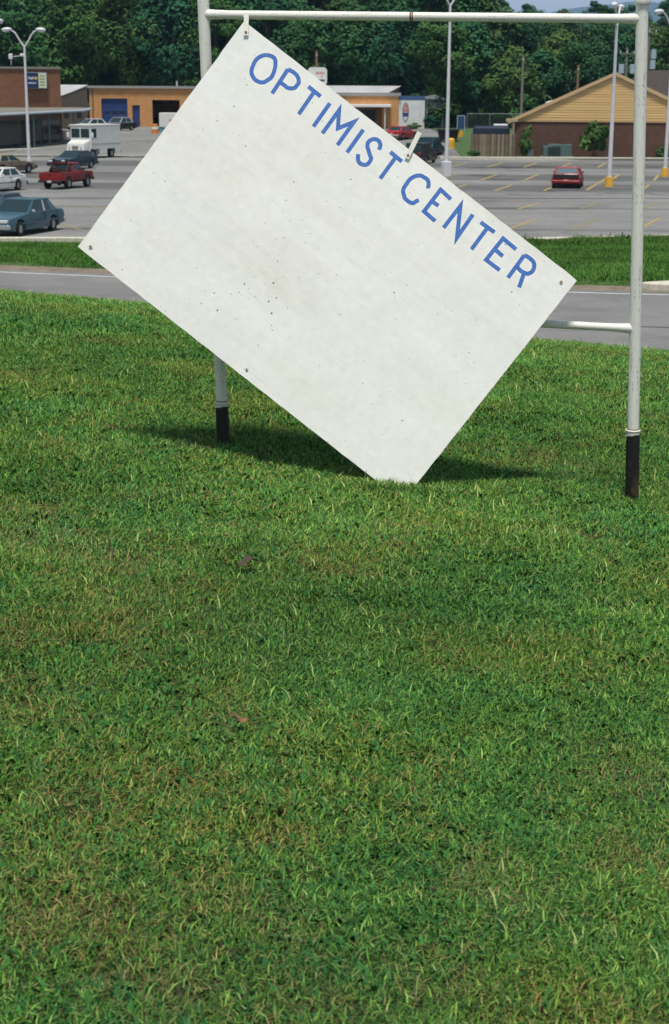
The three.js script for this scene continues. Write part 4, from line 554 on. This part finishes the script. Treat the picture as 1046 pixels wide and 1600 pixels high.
{ // red pickup
  const t = thing('pickup_truck', 'red raised pickup truck with black roll bar and tailgate toward camera', 'pickup', [-16.75, LOT, -99.4], Math.atan2(0.945, 0.32)); t.scale.setScalar(0.86); const P = paint(0.22, 0.014, 0.013, 0.45), W = 1.82, wr = 0.41;
  const sh = new THREE.Shape(), fx = 1.5, rx = -1.35, ar = wr + 0.08, sill = 0.56; // cab and nose
  sh.moveTo(-0.62, sill); sh.lineTo(fx - ar, sill); sh.absarc(fx, wr + 0.02, ar, Math.PI - 0.28, 0.28, true); sh.lineTo(2.36, 0.6); sh.lineTo(2.4, 1.0); sh.quadraticCurveTo(2.38, 1.12, 2.2, 1.15); sh.lineTo(0.95, 1.22); sh.lineTo(-0.62, 1.24); sh.closePath();
  const nose = new THREE.ExtrudeGeometry(sh, { depth: W - 0.1, bevelEnabled: true, bevelSize: 0.035, bevelThickness: 0.05, bevelOffset: -0.035, bevelSegments: 2, curveSegments: 12 }).translate(0, 0, -W / 2 + 0.05); nose.deleteAttribute('normal'); part('body', toCreasedNormals(nose, 0.6), P, t);
  const side = (z) => { const b = new THREE.Shape(); b.moveTo(-2.4, sill + 0.04); b.lineTo(rx - ar, sill + 0.02); b.absarc(rx, wr + 0.02, ar, Math.PI - 0.28, 0.28, true); b.lineTo(-0.66, sill); b.lineTo(-0.66, 1.18); b.lineTo(-2.4, 1.18); b.closePath(); return new THREE.ExtrudeGeometry(b, { depth: 0.08, bevelEnabled: true, bevelSize: 0.02, bevelThickness: 0.02, bevelOffset: -0.02, bevelSegments: 1, curveSegments: 12 }).translate(0, 0, z - 0.04); };
  part('bed_side', side(W / 2 - 0.06), P, t); part('bed_side', side(-W / 2 + 0.06), P, t); part('bed_floor', box(1.7, 0.06, W - 0.26, -1.52, 0.74, 0), blackTrim, t);
  const tg = part('tailgate', rbox(0.09, 0.56, W - 0.14, -2.42, 0.89, 0, 0.03), P, t); part('handle', box(0.03, 0.07, 0.22, -2.475, 1.02, 0), blackTrim, tg);
  const c = [V(-0.6, 1.22, W * 0.46), V(0.98, 1.22, W * 0.46), V(0.42, 1.74, W * 0.4), V(-0.5, 1.74, W * 0.4)], mz = (v) => V(v.x, v.y, -v.z), [bl, br, tr, tl] = c;
  const cab = part('cabin', hexa([bl, br, mz(br), mz(bl)].map((v) => v.toArray()), [tl, tr, mz(tr), mz(tl)].map((v) => v.toArray())), P, t); part('roof', rbox(1.06, 0.1, W * 0.84, -0.05, 1.75, 0, 0.045, 3), P, cab);
  part('windscreen', pane(br, mz(br), mz(tr), tr, 0.05, 0.95, 0.1, 0.93, normalOf(br, mz(br), tr)), carGlass, t); part('rear_window', pane(mz(bl), bl, tl, mz(tl), 0.08, 0.92, 0.15, 0.9, normalOf(mz(bl), bl, tl)), carGlass, t);
  part('side_window', pane(bl, br, tr, tl, 0.14, 0.92, 0.1, 0.9, normalOf(bl, br, tr)), carGlass, t); part('side_window', pane(mz(br), mz(bl), mz(tl), mz(tr), 0.08, 0.86, 0.1, 0.9, normalOf(mz(br), mz(bl), mz(tl))), carGlass, t);
  const rb = part('roll_bar', merge(tube([V(-0.85, 0.78, 0.72), V(-0.85, 1.66, 0.66), V(-0.85, 1.82, 0.5), V(-0.85, 1.84, 0), V(-0.85, 1.82, -0.5), V(-0.85, 1.66, -0.66), V(-0.85, 0.78, -0.72)], 0.045, 40, 8), tube([V(-1.5, 0.8, 0.7), V(-1.05, 1.5, 0.68), V(-0.85, 1.7, 0.64)], 0.04, 16, 8), tube([V(-1.5, 0.8, -0.7), V(-1.05, 1.5, -0.68), V(-0.85, 1.7, -0.64)], 0.04, 16, 8)), blackTrim, t);
  for (const z of [-0.5, 0.5]) part('spot_lamp', new THREE.CylinderGeometry(0.13, 0.11, 0.12, 14).rotateZ(Math.PI / 2).translate(-0.83, 1.95, z), blackTrim, rb);
  part('spare_tyre', tyreGeo(0.36, 0.22).rotateY(Math.PI / 2).translate(-1.15, 1.16, -0.42), rubber, t); part('tool_box', rbox(0.4, 0.42, 1.2, -0.98, 0.98, 0.1, 0.03), blackTrim, t);
  part('rear_bumper', rbox(0.2, 0.16, W, -2.5, 0.56, 0, 0.03), blackTrim, t); part('front_bumper', rbox(0.18, 0.2, W, 2.46, 0.62, 0, 0.04), blackTrim, t); part('number_plate', box(0.02, 0.14, 0.32, -2.612, 0.56, 0), plateMat, t);
  part('chassis', box(4.4, 0.2, 0.9, 0, 0.5, 0), blackTrim, t); part('axle', rod(V(rx, wr, -0.7), V(rx, wr, 0.7), 0.07, 0.07, 8), blackTrim, t); part('differential', new THREE.SphereGeometry(0.17, 12, 8).translate(rx, wr, 0.1), blackTrim, t);
  for (const z of [1, -1]) { part('tail_light', rbox(0.05, 0.3, 0.12, -2.44, 0.95, z * 0.85, 0.02), redLens, t); part('headlight', rbox(0.06, 0.16, 0.3, 2.4, 0.95, z * 0.65, 0.02), headGlass, t); part('mirror', rbox(0.08, 0.18, 0.16, 0.75, 1.33, z * 0.98, 0.03), blackTrim, t); wheel(t, fx, z * (W / 2 - 0.1), wr, 0.28); wheel(t, rx, z * (W / 2 - 0.1), wr, 0.28); }
}
{ // white step van
  const t = thing('step_van', 'white boxy delivery van facing the camera before the brick shop', 'van', [-22.1, LOT, -145.0], Math.atan2(-0.905, -0.425)), P = new THREE.MeshPhysicalMaterial({ map: tex(256, 256, (u, v) => { const k = 0.72 * (0.88 + 0.16 * fbm(u * 6, v * 10, 221, 4, 6)); return [k, k * 0.985, k * 0.92]; }, [0.3, 0.3]), roughness: 0.4, clearcoat: 0.3 }), W = 2.15, wr = 0.4;
  part('cargo_body', metreUV(merge(rbox(4.9, 2.1, W, -0.75, 1.85, 0, 0.09, 3), rbox(1.2, 0.6, W, -0.35, 0.62, 0, 0.05), rbox(0.9, 0.5, W, -2.74, 0.66, 0, 0.05))), P, t);
  part('roof', rbox(5.0, 0.1, W + 0.04, -0.72, 2.9, 0, 0.05, 3), P, t);
  part('hood', hexa([[1.66, 0.62, 1.0], [2.62, 0.62, 0.9], [2.62, 0.62, -0.9], [1.66, 0.62, -1.0]], [[1.66, 1.62, 1.0], [2.5, 1.32, 0.86], [2.5, 1.32, -0.86], [1.66, 1.62, -1.0]]), P, t);
  for (const z of [0.5, -0.5]) part('windscreen', rbox(0.04, 0.78, 0.9, 1.705, 2.2, z, 0.02), carGlass, t);
  part('windscreen_frame', rbox(0.05, 0.86, 0.09, 1.72, 2.2, 0, 0.02), P, t);
  part('grille', rbox(0.06, 0.28, 0.66, 2.61, 0.98, 0, 0.02), mat(0.2, 0.18, 0.15, 0.5), t); part('front_bumper', rbox(0.22, 0.2, W - 0.1, 2.68, 0.56, 0, 0.04), P, t); part('rear_bumper', rbox(0.2, 0.18, W - 0.1, -3.25, 0.5, 0, 0.04), blackTrim, t);
  for (const z of [1, -1]) { part('headlight', new THREE.CylinderGeometry(0.12, 0.12, 0.06, 16).rotateZ(Math.PI / 2).translate(2.61, 1.0, z * 0.62), headGlass, t); part('indicator', rbox(0.05, 0.09, 0.12, 2.6, 0.76, z * 0.66, 0.02), mat(0.55, 0.25, 0.03, 0.3), t); part('door_window', rbox(0.72, 0.78, 0.03, 1.15, 2.2, z * (W / 2 + 0.004), 0.01), carGlass, t); part('mirror', rbox(0.08, 0.42, 0.24, 1.75, 2.05, z * (W / 2 + 0.22), 0.03), P, t); part('body_rail', box(4.7, 0.05, 0.03, -0.8, 1.28, z * (W / 2 + 0.01)), fasciaGray, t); wheel(t, 1.35, z * (W / 2 - 0.15), wr, 0.24, mat(0.3, 0.3, 0.29, 0.5)); wheel(t, -1.75, z * (W / 2 - 0.18), wr, 0.32, mat(0.3, 0.3, 0.29, 0.5)); }
  part('chassis', box(5.2, 0.25, 1.2, -0.4, 0.5, 0), blackTrim, t);
}
{ // white truck mostly hidden by the board, with a barrel in front
  const t = thing('box_truck', 'white truck body half hidden behind the left edge of the sign board', 'truck', [-16.9, -2.85, -174.5], -0.15), P = paint(0.68, 0.68, 0.64, 0.5);
  part('cargo_box', rbox(4.2, 1.5, 2.1, 0, 1.62, 0, 0.06), P, t); part('cab', hexa([[2.1, 0.7, 1], [3.7, 0.7, 0.95], [3.7, 0.7, -0.95], [2.1, 0.7, -1]], [[2.1, 2.2, 0.95], [3.2, 2.2, 0.85], [3.2, 2.2, -0.85], [2.1, 2.2, -0.95]]), P, t); part('chassis', box(5.6, 0.25, 1.2, 0.5, 0.6, 0), blackTrim, t); part('side_stripe', box(0.5, 0.22, 0.02, -0.7, 1.6, 1.056), mat(0.5, 0.12, 0.03, 0.5), t); part('tail_panel', rbox(0.5, 0.7, 0.05, -1.85, 0.72, 0.95, 0.02), mat(0.12, 0.3, 0.3, 0.5), t);
  for (const z of [1, -1]) { wheel(t, -1.1, z * 0.9, 0.4, 0.26); wheel(t, 2.5, z * 0.9, 0.4, 0.26); }
  const b = thing('traffic_barrel', 'orange and white traffic barrel beside the sign board edge', 'barrel', [-20.0, -2.75, -177.5]); const prof = (a, c, y0, y1) => new THREE.CylinderGeometry(c, a, y1 - y0, 18).translate(0, (y0 + y1) / 2, 0); part('drum', prof(0.42, 0.36, 0, 0.95), mat(0.62, 0.2, 0.03, 0.6), b); part('white_band', prof(0.405, 0.385, 0.45, 0.75), mat(0.75, 0.72, 0.65, 0.5), b); part('lid', prof(0.33, 0.25, 0.95, 1.02), mat(0.62, 0.2, 0.03, 0.6), b);
}

// ---------------------------------------------------------------- trees
const leafMats = [[0.035, 0.1, 0.033], [0.05, 0.118, 0.03], [0.024, 0.086, 0.042], [0.062, 0.122, 0.032], [0.036, 0.114, 0.048]].map(([r, g, b]) => new THREE.MeshPhysicalMaterial({ color: rgb(r, g, b), roughness: 0.85, specularIntensity: 0.15, vertexColors: true, side: THREE.DoubleSide }));
const bark = new THREE.MeshStandardMaterial({ map: tex(64, 128, (u, v) => { const k = 0.5 + 0.9 * fbm(u * 12, v * 8, 231, 4, 12); return [0.085 * k, 0.068 * k, 0.05 * k]; }, [2, 4]), roughness: 1 });
// crown of leaf clusters in uneven lobes round limbs; unit tree is ht metres tall
function crownGeo(seed, ht, rad, low, lobes, perLobe, leaf) {
  const r = rng(seed), p = [], nn = [], col = [], cs = [];
  for (let i = 0; i < lobes; i++) { const a = r() * 6.283, h = low + (1 - low) * Math.pow(r(), 0.8), env = Math.sin(Math.PI * clamp((h - low * 0.75) / (1.06 - low * 0.75), 0.05, 1)), q = rad * env * (0.25 + 0.65 * Math.sqrt(r())); cs.push([Math.cos(a) * q, h * ht * 0.93, Math.sin(a) * q, rad * (0.24 + 0.22 * r()) * (0.6 + 0.5 * env)]); }
  const d = V(0, 0, 0), u = V(0, 0, 0), w = V(0, 0, 0), nrm = V(0, 0, 0);
  for (const [cx, cy, cz, cr] of cs) { const tone = 0.75 + 0.5 * r(); for (let k = 0; k < perLobe; k++) {
    d.set(r() * 2 - 1, r() * 2 - 1, r() * 2 - 1).normalize(); const q = cr * (0.55 + 0.5 * Math.pow(r(), 0.6)) * (1 + 0.35 * (noise(d.x * 3 + cx, d.y * 3 + d.z * 2 + cy, seed) - 0.5));
    const x = cx + d.x * q, y = cy + d.y * q * 0.8, z = cz + d.z * q, s = leaf * (0.55 + 0.9 * r());
    nrm.copy(d).add(w.set(r() - 0.5, r() * 0.9, r() - 0.5).multiplyScalar(1.3)).normalize(); u.set(r() - 0.5, r() - 0.5, r() - 0.5).cross(nrm).normalize(); w.copy(nrm).cross(u);
    const A = [x - u.x * s, y - u.y * s, z - u.z * s], B = [x + w.x * s * 0.55, y + w.y * s * 0.55, z + w.z * s * 0.55], C = [x + u.x * s, y + u.y * s - 0.1 * s, z + u.z * s], D = [x - w.x * s * 0.5, y - w.y * s * 0.5, z - w.z * s * 0.5];
    const t = tone * (0.7 + 0.6 * r()), yl = r() < 0.1 ? 1.35 : 1; for (const v of [A, C, B, A, D, C]) { p.push(...v); nn.push(nrm.x, nrm.y, nrm.z); col.push(t * yl, t, t); }
  } }
  const g = new THREE.BufferGeometry(); g.setAttribute('position', new THREE.Float32BufferAttribute(p, 3)); g.setAttribute('normal', new THREE.Float32BufferAttribute(nn, 3)); g.setAttribute('color', new THREE.Float32BufferAttribute(col, 3)); return { g, cs };
}
function trunkGeo(seed, ht, low, cs, r0) { const r = rng(seed), t = V(0.3 * (r() - 0.5), ht * low, 0.3 * (r() - 0.5)), gs = [rod(V(0, -0.5, 0), t, r0, r0 * 0.7, 9), rod(t, V(t.x * 1.5, ht * 0.8, t.z * 1.5), r0 * 0.7, r0 * 0.2, 8)]; for (const [x, y, z] of cs.slice(0, 9)) { const b = V(t.x, lerp(ht * low, y, 0.35), t.z); gs.push(tube([b, V(lerp(t.x, x, 0.5), lerp(b.y, y, 0.4), lerp(t.z, z, 0.5)), V(x, y, z)], r0 * 0.24, 6, 5)); } return merge(gs); }
const kinds = [0, 1, 2, 3, 4, 5].map((i) => { const ht = [15, 13, 16, 12, 14, 10][i], rad = [4.6, 4.8, 4.2, 4.4, 5.2, 3.6][i], low = [0.25, 0.2, 0.3, 0.2, 0.24, 0.16][i], c = crownGeo(300 + i, ht, rad, low, 34, 260, 0.25); return { ht, crown: c.g, trunk: trunkGeo(310 + i, ht, low, c.cs, 0.3) }; });
const tr = rng(55);
function tree(x, z, h, k, m, label, group, y) { const o = thing('tree', label, 'tree', [x, (y ?? backY(x, z)) - 0.15, z], tr() * 6.28, group), s = h / kinds[k].ht; o.scale.set(s * (0.95 + 0.25 * tr()), s, s * (0.95 + 0.25 * tr())); part('trunk', kinds[k].trunk, bark, o); part('crown', kinds[k].crown, leafMats[m], o); return o; }
// the front rank, each one its own thing, left to right
const front = [[-48, -204, 14, 0, 2, 'dark tree at far left above the brick shop roof'], [-41, -206, 16, 2, 0, 'tall dark green tree behind the left lamp arms'], [-35, -214, 17, 0, 1, 'broad tree behind the right edge of the brick shop'], [-29.5, -219, 17.5, 4, 3, 'yellowish green tree above the left end of the garage'], [-23, -220, 16.5, 1, 2, 'dark round tree above the blue roller door'], [-16.5, -220, 17, 2, 1, 'tall tree above the dark garage opening'], [-9.5, -221, 15.5, 0, 2, 'dark tree behind the left frame post'], [-3.5, -219, 14, 3, 0, 'tree above the pole sign'], [2.5, -217, 14.5, 1, 0, 'dark tree above the office roof'], [8.5, -216, 14.8, 4, 2, 'large dark tree behind the white painted wall'], [13.2, -207, 14.5, 2, 1, 'tall tree just right of the middle light pole'], [17.6, -211, 13.2, 1, 4, 'leafy bright tree behind the blue panel sign'], [21.8, -208, 10.5, 5, 3, 'olive green tree left of the grey utility pole'], [26.2, -213, 9.5, 3, 4, 'low rounded tree above the white roofed shed'], [31, -214, 11, 4, 0, 'tree above the tan gable peak'], [36.5, -210, 11.5, 1, 2, 'tree behind the right frame post'], [42.5, -208, 13, 0, 1, 'tree at the right photo edge above the brown roof'], [48.5, -212, 12.5, 2, 2, 'dark tree beyond the right photo edge']];
for (const [x, z, h, k, m, label] of front) tree(x, z, h, k, m, label, 'front rank of trees');
// understorey shrubs filling the foot of the wood
const bushKind = crownGeo(340, 4, 2.3, 0.08, 16, 120, 0.26);
// the rest of the wooded hillside reads as one mass
{
  const wood = new THREE.Group(); wood.name = 'wooded_hillside'; wood.userData = { kind: 'stuff', label: 'dense green wood covering the hillside behind the buildings', category: 'woodland' }; scene.add(wood);
  const r = rng(401), M = new THREE.Matrix4(), Q = new THREE.Quaternion(), lists = kinds.map(() => []), bush = [];
  for (let row = 0; row < 7; row++) { const z = -228 - row * 15, span = 62 + row * 6; for (let x = -span; x < span; x += 5.6 + 2.4 * r()) {
    const zz = z - 7 * r(), k = Math.floor(r() * 6), right = clamp((x - 6) / 22, 0, 1), top = lerp(22.5 + row * 2.2, 11.6 + row * 0.7, right) + 2.2 * (r() - 0.5), gy = backY(x, zz), s = clamp((top - gy) / kinds[k].ht, 0.55, 1.5);
    lists[k].push([x, gy - 0.3, zz, s, r() * 6.28]); } }
  for (let x = -60; x < 62; x += 1.9) { const z = -207 - 6 * r(); if (x > -33 && x < 9 && z > -219) bush.push([x, backY(x, -219), -218.6 - 2 * r(), 0.8 + 0.7 * r(), r() * 6.28]); else if (x > 11 || x < -33) bush.push([x, -2.6, z + 2, 0.7 + 0.7 * r(), r() * 6.28]); }
  const add = (name, geo, m, list) => { const im = new THREE.InstancedMesh(geo, m, list.length); im.name = name; im.castShadow = im.receiveShadow = true; list.forEach(([x, y, z, s, a], i) => { im.setMatrixAt(i, M.compose(V(x, y, z), Q.setFromAxisAngle(V(0, 1, 0), a), V(s * 1.05, s, s * 1.05))); const t = 0.7 + 0.6 * r(); im.setColorAt(i, rgb(t * (0.85 + 0.4 * r()), t, t * (0.9 + 0.3 * r()))); }); wood.add(im); };
  lists.forEach((l, k) => { add('crowns', kinds[k].crown, leafMats[k % 5], l); add('trunks', kinds[k].trunk, bark, l); });
  add('undergrowth', bushKind.g, leafMats[1], bush);
}
// planted shrubs by the gabled building
function shrub(name, label, [x, y, z], h, w, m, stem) { const o = thing(name, label, stem ? 'tree' : 'shrub', [x, y, z]); const c = crownGeo(350 + Math.round(x * 7), 4, 2.2, stem ? 0.3 : 0.1, 12, 110, 0.3); part('crown', c.g, leafMats[m], o); part(stem ? 'trunk' : 'stem', trunkGeo(360, 4, 0.3, c.cs, 0.12), bark, o); o.scale.set(w / 4.4, h / 4, w / 4.4); return o; }
shrub('ornamental_tree', 'small bright green tree against the brown brick wall', [23.75, LOT + 0.1, -148.2], 3.2, 2.9, 3, true);
shrub('wall_shrub', 'olive and rust coloured shrub at the corner of the brick wall', [17.55, LOT + 0.1, -149.2], 2.9, 1.5, 3, false);
shrub('low_shrub', 'low dark shrub at the wall foot near the right photo edge', [30.3, LOT + 0.1, -148.6], 1.1, 1.5, 1, false);
shrub('low_shrub', 'low dark shrub on the grass before the board fence', [12.6, LOT + 0.1, -148.4], 0.7, 1.3, 1, false);
shrub('low_shrub', 'weedy shrub at the foot of the white painted wall', [9.6, -2.7, -201.2], 1.0, 2.6, 1, false);
shrub('low_shrub', 'bush growing at the foot of the corrugated shed', [12.0, -2.7, -203.4], 1.8, 2.4, 2, false);

// ---------------------------------------------------------------- grass
// one tuft: bent tapering blades; each blade 3 faces; colours vary from blade to blade
function tuft(seed, n, spread, hmin, hmax, w, pal, lean) {
  const r = rng(seed), p = [], col = [], ix = [];
  for (let i = 0; i < n; i++) {
    const a = r() * 6.283, q = spread * Math.sqrt(r()), x = Math.cos(a) * q, z = Math.sin(a) * q, h = lerp(hmin, hmax, r() * r()), da = r() * 6.283, l = lean * (0.3 + r()), dx = Math.cos(da), dz = Math.sin(da), ww = w * (0.6 + 0.8 * r()), ta = da + 1.57 + 0.8 * (r() - 0.5), sx = Math.cos(ta) * ww / 2, sz = Math.sin(ta) * ww / 2, c = pal[Math.floor(r() * pal.length)], k = 0.65 + 0.75 * r(), b = p.length / 3;
    const y1 = h * 0.56, o1 = l * h * 0.42, y2 = h * (1 - 0.17 * l), o2 = l * h;
    p.push(x - sx, -0.01, z - sz, x + sx, -0.01, z + sz, x + dx * o1 - sx * 0.85, y1, z + dz * o1 - sz * 0.85, x + dx * o1 + sx * 0.85, y1, z + dz * o1 + sz * 0.85, x + dx * o2, y2, z + dz * o2);
    for (let j = 0; j < 5; j++) col.push(c[0] * k, c[1] * k, c[2] * k);
    ix.push(b, b + 1, b + 2, b + 1, b + 3, b + 2, b + 2, b + 3, b + 4);
  }
  const g = new THREE.BufferGeometry(); g.setAttribute('position', new THREE.Float32BufferAttribute(p, 3)); g.setAttribute('color', new THREE.Float32BufferAttribute(col, 3)); g.setIndex(ix); g.computeVertexNormals(); return g;
}
const GREEN = [[0.085, 0.212, 0.034], [0.058, 0.18, 0.036], [0.125, 0.255, 0.036], [0.04, 0.135, 0.034], [0.2, 0.34, 0.066], [0.115, 0.2, 0.036]], DRY = [[0.21, 0.18, 0.06], [0.13, 0.115, 0.045], [0.27, 0.23, 0.09], [0.12, 0.17, 0.04]], LIGHT = [[0.25, 0.35, 0.1], [0.3, 0.36, 0.13]];
const grassMat = new THREE.MeshPhysicalMaterial({ color: 0xffffff, vertexColors: true, roughness: 0.7, specularIntensity: 0.25, side: THREE.DoubleSide });
const tufts = [tuft(1, 22, 0.055, 0.016, 0.046, 0.0031, GREEN, 1.5), tuft(2, 22, 0.055, 0.014, 0.038, 0.003, [...GREEN, ...GREEN, ...GREEN, ...DRY], 1.6), tuft(3, 22, 0.055, 0.016, 0.05, 0.0032, [...GREEN, ...GREEN, ...LIGHT], 1.3), tuft(4, 22, 0.055, 0.01, 0.028, 0.003, DRY, 1.9), tuft(5, 7, 0.05, 0.02, 0.042, 0.0085, [[0.05, 0.16, 0.036], [0.07, 0.185, 0.036], [0.034, 0.125, 0.034]], 1.7), tuft(6, 3, 0.05, 0.035, 0.07, 0.004, [...GREEN, ...LIGHT], 0.6)];
const spots = [[-0.5, -2.78, 0.34], [-0.12, -2.6, 0.28], [-0.6, -3.3, 0.32], [0.35, -3.05, 0.22], [-0.68, -4.5, 0.3], [-0.98, -4.36, 0.24], [-0.33, -2.66, 0.3], [-0.43, -3.34, 0.26], [-0.67, -7.15, 0.4], [-1.05, -7.3, 0.34], [-0.25, -6.95, 0.3], [0.75, -3.73, 0.26], [0.97, -6.08, 0.34], [0.19, -5.78, 0.3], [0.99, -7.4, 0.4], [-0.25, -2.95, 0.22], [-0.62, -2.98, 0.26], [0.22, -2.71, 0.2], [0.7, -3.26, 0.26], [-0.15, -3.25, 0.2], [0.5, -2.5, 0.24], [-1.9, -8.4, 0.4]];
{
  const r = rng(601), lists = tufts.map(() => []);
  const put = (x, z, scale) => {
    let bare = clamp((fbm(x * 1.3 + 20, z * 1.3, 611, 4) - 0.6) * 5, 0, 1); for (const [sx, sz, sr] of spots) bare = Math.max(bare, clamp(1.25 - Math.hypot(x - sx, (z - sz) * 0.8) / sr - 0.7 * (noise(x * 9, z * 9, 613) - 0.3), 0, 1));
    const lush = fbm(x * 0.8 - 9, z * 0.8, 617, 3), cl = fbm(x * 1.7, z * 1.7 + 40, 619, 3), yel = fbm(x * 2.4 + 5, z * 2.4, 623, 3);
    let k; const q = r();
    if (r() < bare * 0.8) { if (r() < 0.35 * bare) return; k = q < 0.62 ? 3 : 1; } else if (cl > 0.5 && q < 0.2) k = 4; else if (q < 0.03) k = 5; else if (yel > 0.56 && q < 0.5) k = 1; else k = q < 0.13 ? 1 : q < 0.62 ? 0 : q < 0.93 ? 2 : 4;
    lists[k].push([x, lawnY(x, z) - 0.004, z, scale * (0.75 + 0.6 * r()) * (0.85 + 0.3 * lush), r() * 6.28, 0.7 + 0.5 * lush + 0.4 * (r() - 0.5), yel]);
  };
  const field = (z0, z1, dens, scale, half) => { let z = z0; const dz = -0.25; while (z > z1) { const w = half(-z), n = Math.round(2 * w * 0.25 * dens); for (let i = 0; i < n; i++) put((r() * 2 - 1) * w, z + dz * r(), scale); z += dz; } };
  field(-1.6, -5, 3800, 0.9, (d) => 0.24 * d + 0.5); field(-5, -9.5, 2500, 1, (d) => 0.24 * d + 0.7); field(-9.5, -15.5, 1200, 1.2, (d) => 0.25 * d + 1.2); field(-15.5, -32, 60, 2, (d) => 0.3 * d + 2); field(1.5, -1.6, 120, 1.2, () => 2.2);
  for (const [x0, z0, n] of [[0.3, -6.655, 300], [1.33, -6.78, 18], [-0.524, -7.17, 18]]) for (let i = 0; i < n; i++) { const wide = n > 50 ? 0.22 : 0.07; const x = x0 + (r() - 0.55) * 2 * wide; lists[r() < 0.8 ? 2 : 5].push([x, lawnY(x, z0), z0 + 0.015 + (n > 50 ? 0.09 * r() - (x - x0) * -0.05 : 0.06 * (r() - 0.3)), (n > 50 ? 0.8 + 0.7 * r() * r() : 0.8 + 0.5 * r()), r() * 6.28, 0.95, 0.4]); }
  const lawnGrass = new THREE.Group(); lawnGrass.name = 'lawn_grass'; lawnGrass.userData = { kind: 'stuff', label: 'short mown lawn grass and low weeds filling the foreground', category: 'grass' }; scene.add(lawnGrass);
  const M = new THREE.Matrix4(), Q = new THREE.Quaternion(), E = new THREE.Euler();
  tufts.forEach((g, k) => { const im = new THREE.InstancedMesh(g, grassMat, lists[k].length); im.name = ['blades', 'mixed_blades', 'pale_blades', 'dry_thatch', 'broad_leaves', 'tall_blades'][k]; im.castShadow = im.receiveShadow = true; lists[k].forEach(([x, y, z, s, a, t, yel], i) => { im.setMatrixAt(i, M.compose(V(x, y, z), Q.setFromEuler(E.set(0.25 * (hash(i, k, 1) - 0.5), a, 0.25 * (hash(i, k, 2) - 0.5))), V(s, s * (0.85 + 0.3 * hash(i, k, 3)), s))); im.setColorAt(i, rgb(t * (0.82 + 0.42 * yel), t, t * (1.12 - 0.3 * yel))); }); lawnGrass.add(im); });
  console.log('lawn tufts', lists.map((l) => l.length).join(' '));
  // longer grass and weeds on the verge
  const vt = [tuft(21, 14, 0.28, 0.08, 0.26, 0.022, [[0.075, 0.2, 0.026], [0.055, 0.17, 0.028], [0.1, 0.23, 0.032]], 0.8), tuft(22, 12, 0.26, 0.12, 0.42, 0.02, [[0.08, 0.2, 0.032], [0.12, 0.21, 0.042], [0.06, 0.165, 0.034]], 0.6)], vl = [[], []];
  for (let i = 0; i < 26000; i++) { const x = -17 + 34 * r(), a = farLine(x) - 1.1 - 0.3 * noise(x * 0.9, 4, 640), b = lotEdge(x) + 0.35, t = r(), z = lerp(a, b, t), far = clamp((t - 0.86) / 0.14, 0, 1) * (x > -4 ? 1 : 0.15); const k = r() < 0.22 + 0.5 * far ? 1 : 0; vl[k].push([x, vergeY(x, z) - 0.02, z, (0.45 + 0.95 * fbm(x * 0.6, z * 0.6, 641, 3)) * (1 + 1.5 * far * r() * noise(x * 0.7, 2, 645)) * (t < 0.06 ? 0.6 : 1) * (x < 0 ? 1 - 0.75 * clamp((t - 0.85) / 0.1, 0, 1) : 1), r() * 6.28, 0.45 + 0.95 * fbm(x * 0.45, z * 0.45, 643, 3)]); }
  for (let i = 0; i < 3600; i++) { const x = 3 + 15 * r(), z = lotEdge(x) + 0.2 + 1.6 * r() * r(); vl[1].push([x, vergeY(x, z) - 0.02, z, 0.7 + 0.9 * noise(x * 0.8, 2, 645) * (0.6 + 0.6 * r()), r() * 6.28, 0.6 + 0.7 * fbm(x * 0.6, z * 0.6, 643, 3)]); }
  const vg = new THREE.Group(); vg.name = 'verge_grass'; vg.userData = { kind: 'stuff', label: 'long green grass on the strip between road and car park', category: 'grass' }; scene.add(vg);
  vt.forEach((g, k) => { const im = new THREE.InstancedMesh(g, grassMat, vl[k].length); im.name = ['long_blades', 'weeds'][k]; im.castShadow = im.receiveShadow = true; vl[k].forEach(([x, y, z, s, a, t], i) => { im.setMatrixAt(i, M.compose(V(x, y, z), Q.setFromAxisAngle(V(0, 1, 0), a), V(s, s, s))); im.setColorAt(i, rgb(t * (0.9 + 0.3 * hash(i, 5)), t, t)); }); vg.add(im); });
}
// ---------------------------------------------------------------- leaf litter
{
  const leafGeo = (seed, L) => { const r = rng(seed), p = [], ix = [], n = 7; for (let i = 0; i <= n; i++) { const t = i / n, w = L * 0.3 * Math.sin(Math.PI * Math.pow(t, 0.8)) * (0.8 + 0.4 * r()), y = 0.012 * Math.sin(t * 5 + seed) + 0.01; for (const s of [-1, 0, 1]) p.push((t - 0.5) * L, y + (s ? 0.3 * w + 0.006 * r() : 0), s * w); if (i) { const b = (i - 1) * 3; ix.push(b, b + 1, b + 3, b + 1, b + 4, b + 3, b + 1, b + 2, b + 4, b + 2, b + 5, b + 4); } } const g = new THREE.BufferGeometry(); g.setAttribute('position', new THREE.Float32BufferAttribute(p, 3)); g.setIndex(ix); g.computeVertexNormals(); return g; };
  for (const [x, z, L, c, a, label] of [[-0.295, -5.18, 0.08, [0.055, 0.035, 0.024], 0.5, 'curled dark brown dead leaf on the grass below the sign board'], [-0.24, -3.82, 0.05, [0.2, 0.1, 0.04], 0.1, 'orange brown dead leaf lying lower on the lawn']]) {
    const o = thing('dead_leaf', label, 'leaf', [x, lawnY(x, z) + 0.035, z], a, 'dead leaves on the lawn'); const m = new THREE.MeshStandardMaterial({ color: rgb(...c), roughness: 0.8, side: THREE.DoubleSide }); part('blade', leafGeo(3 + L * 100, L), m, o); part('stalk', rod(V(L / 2, 0.01, 0), V(L * 0.85, 0.018, 0.008), 0.0015, 0.001, 5), m, o); }
}
renderer.render(scene, camera);
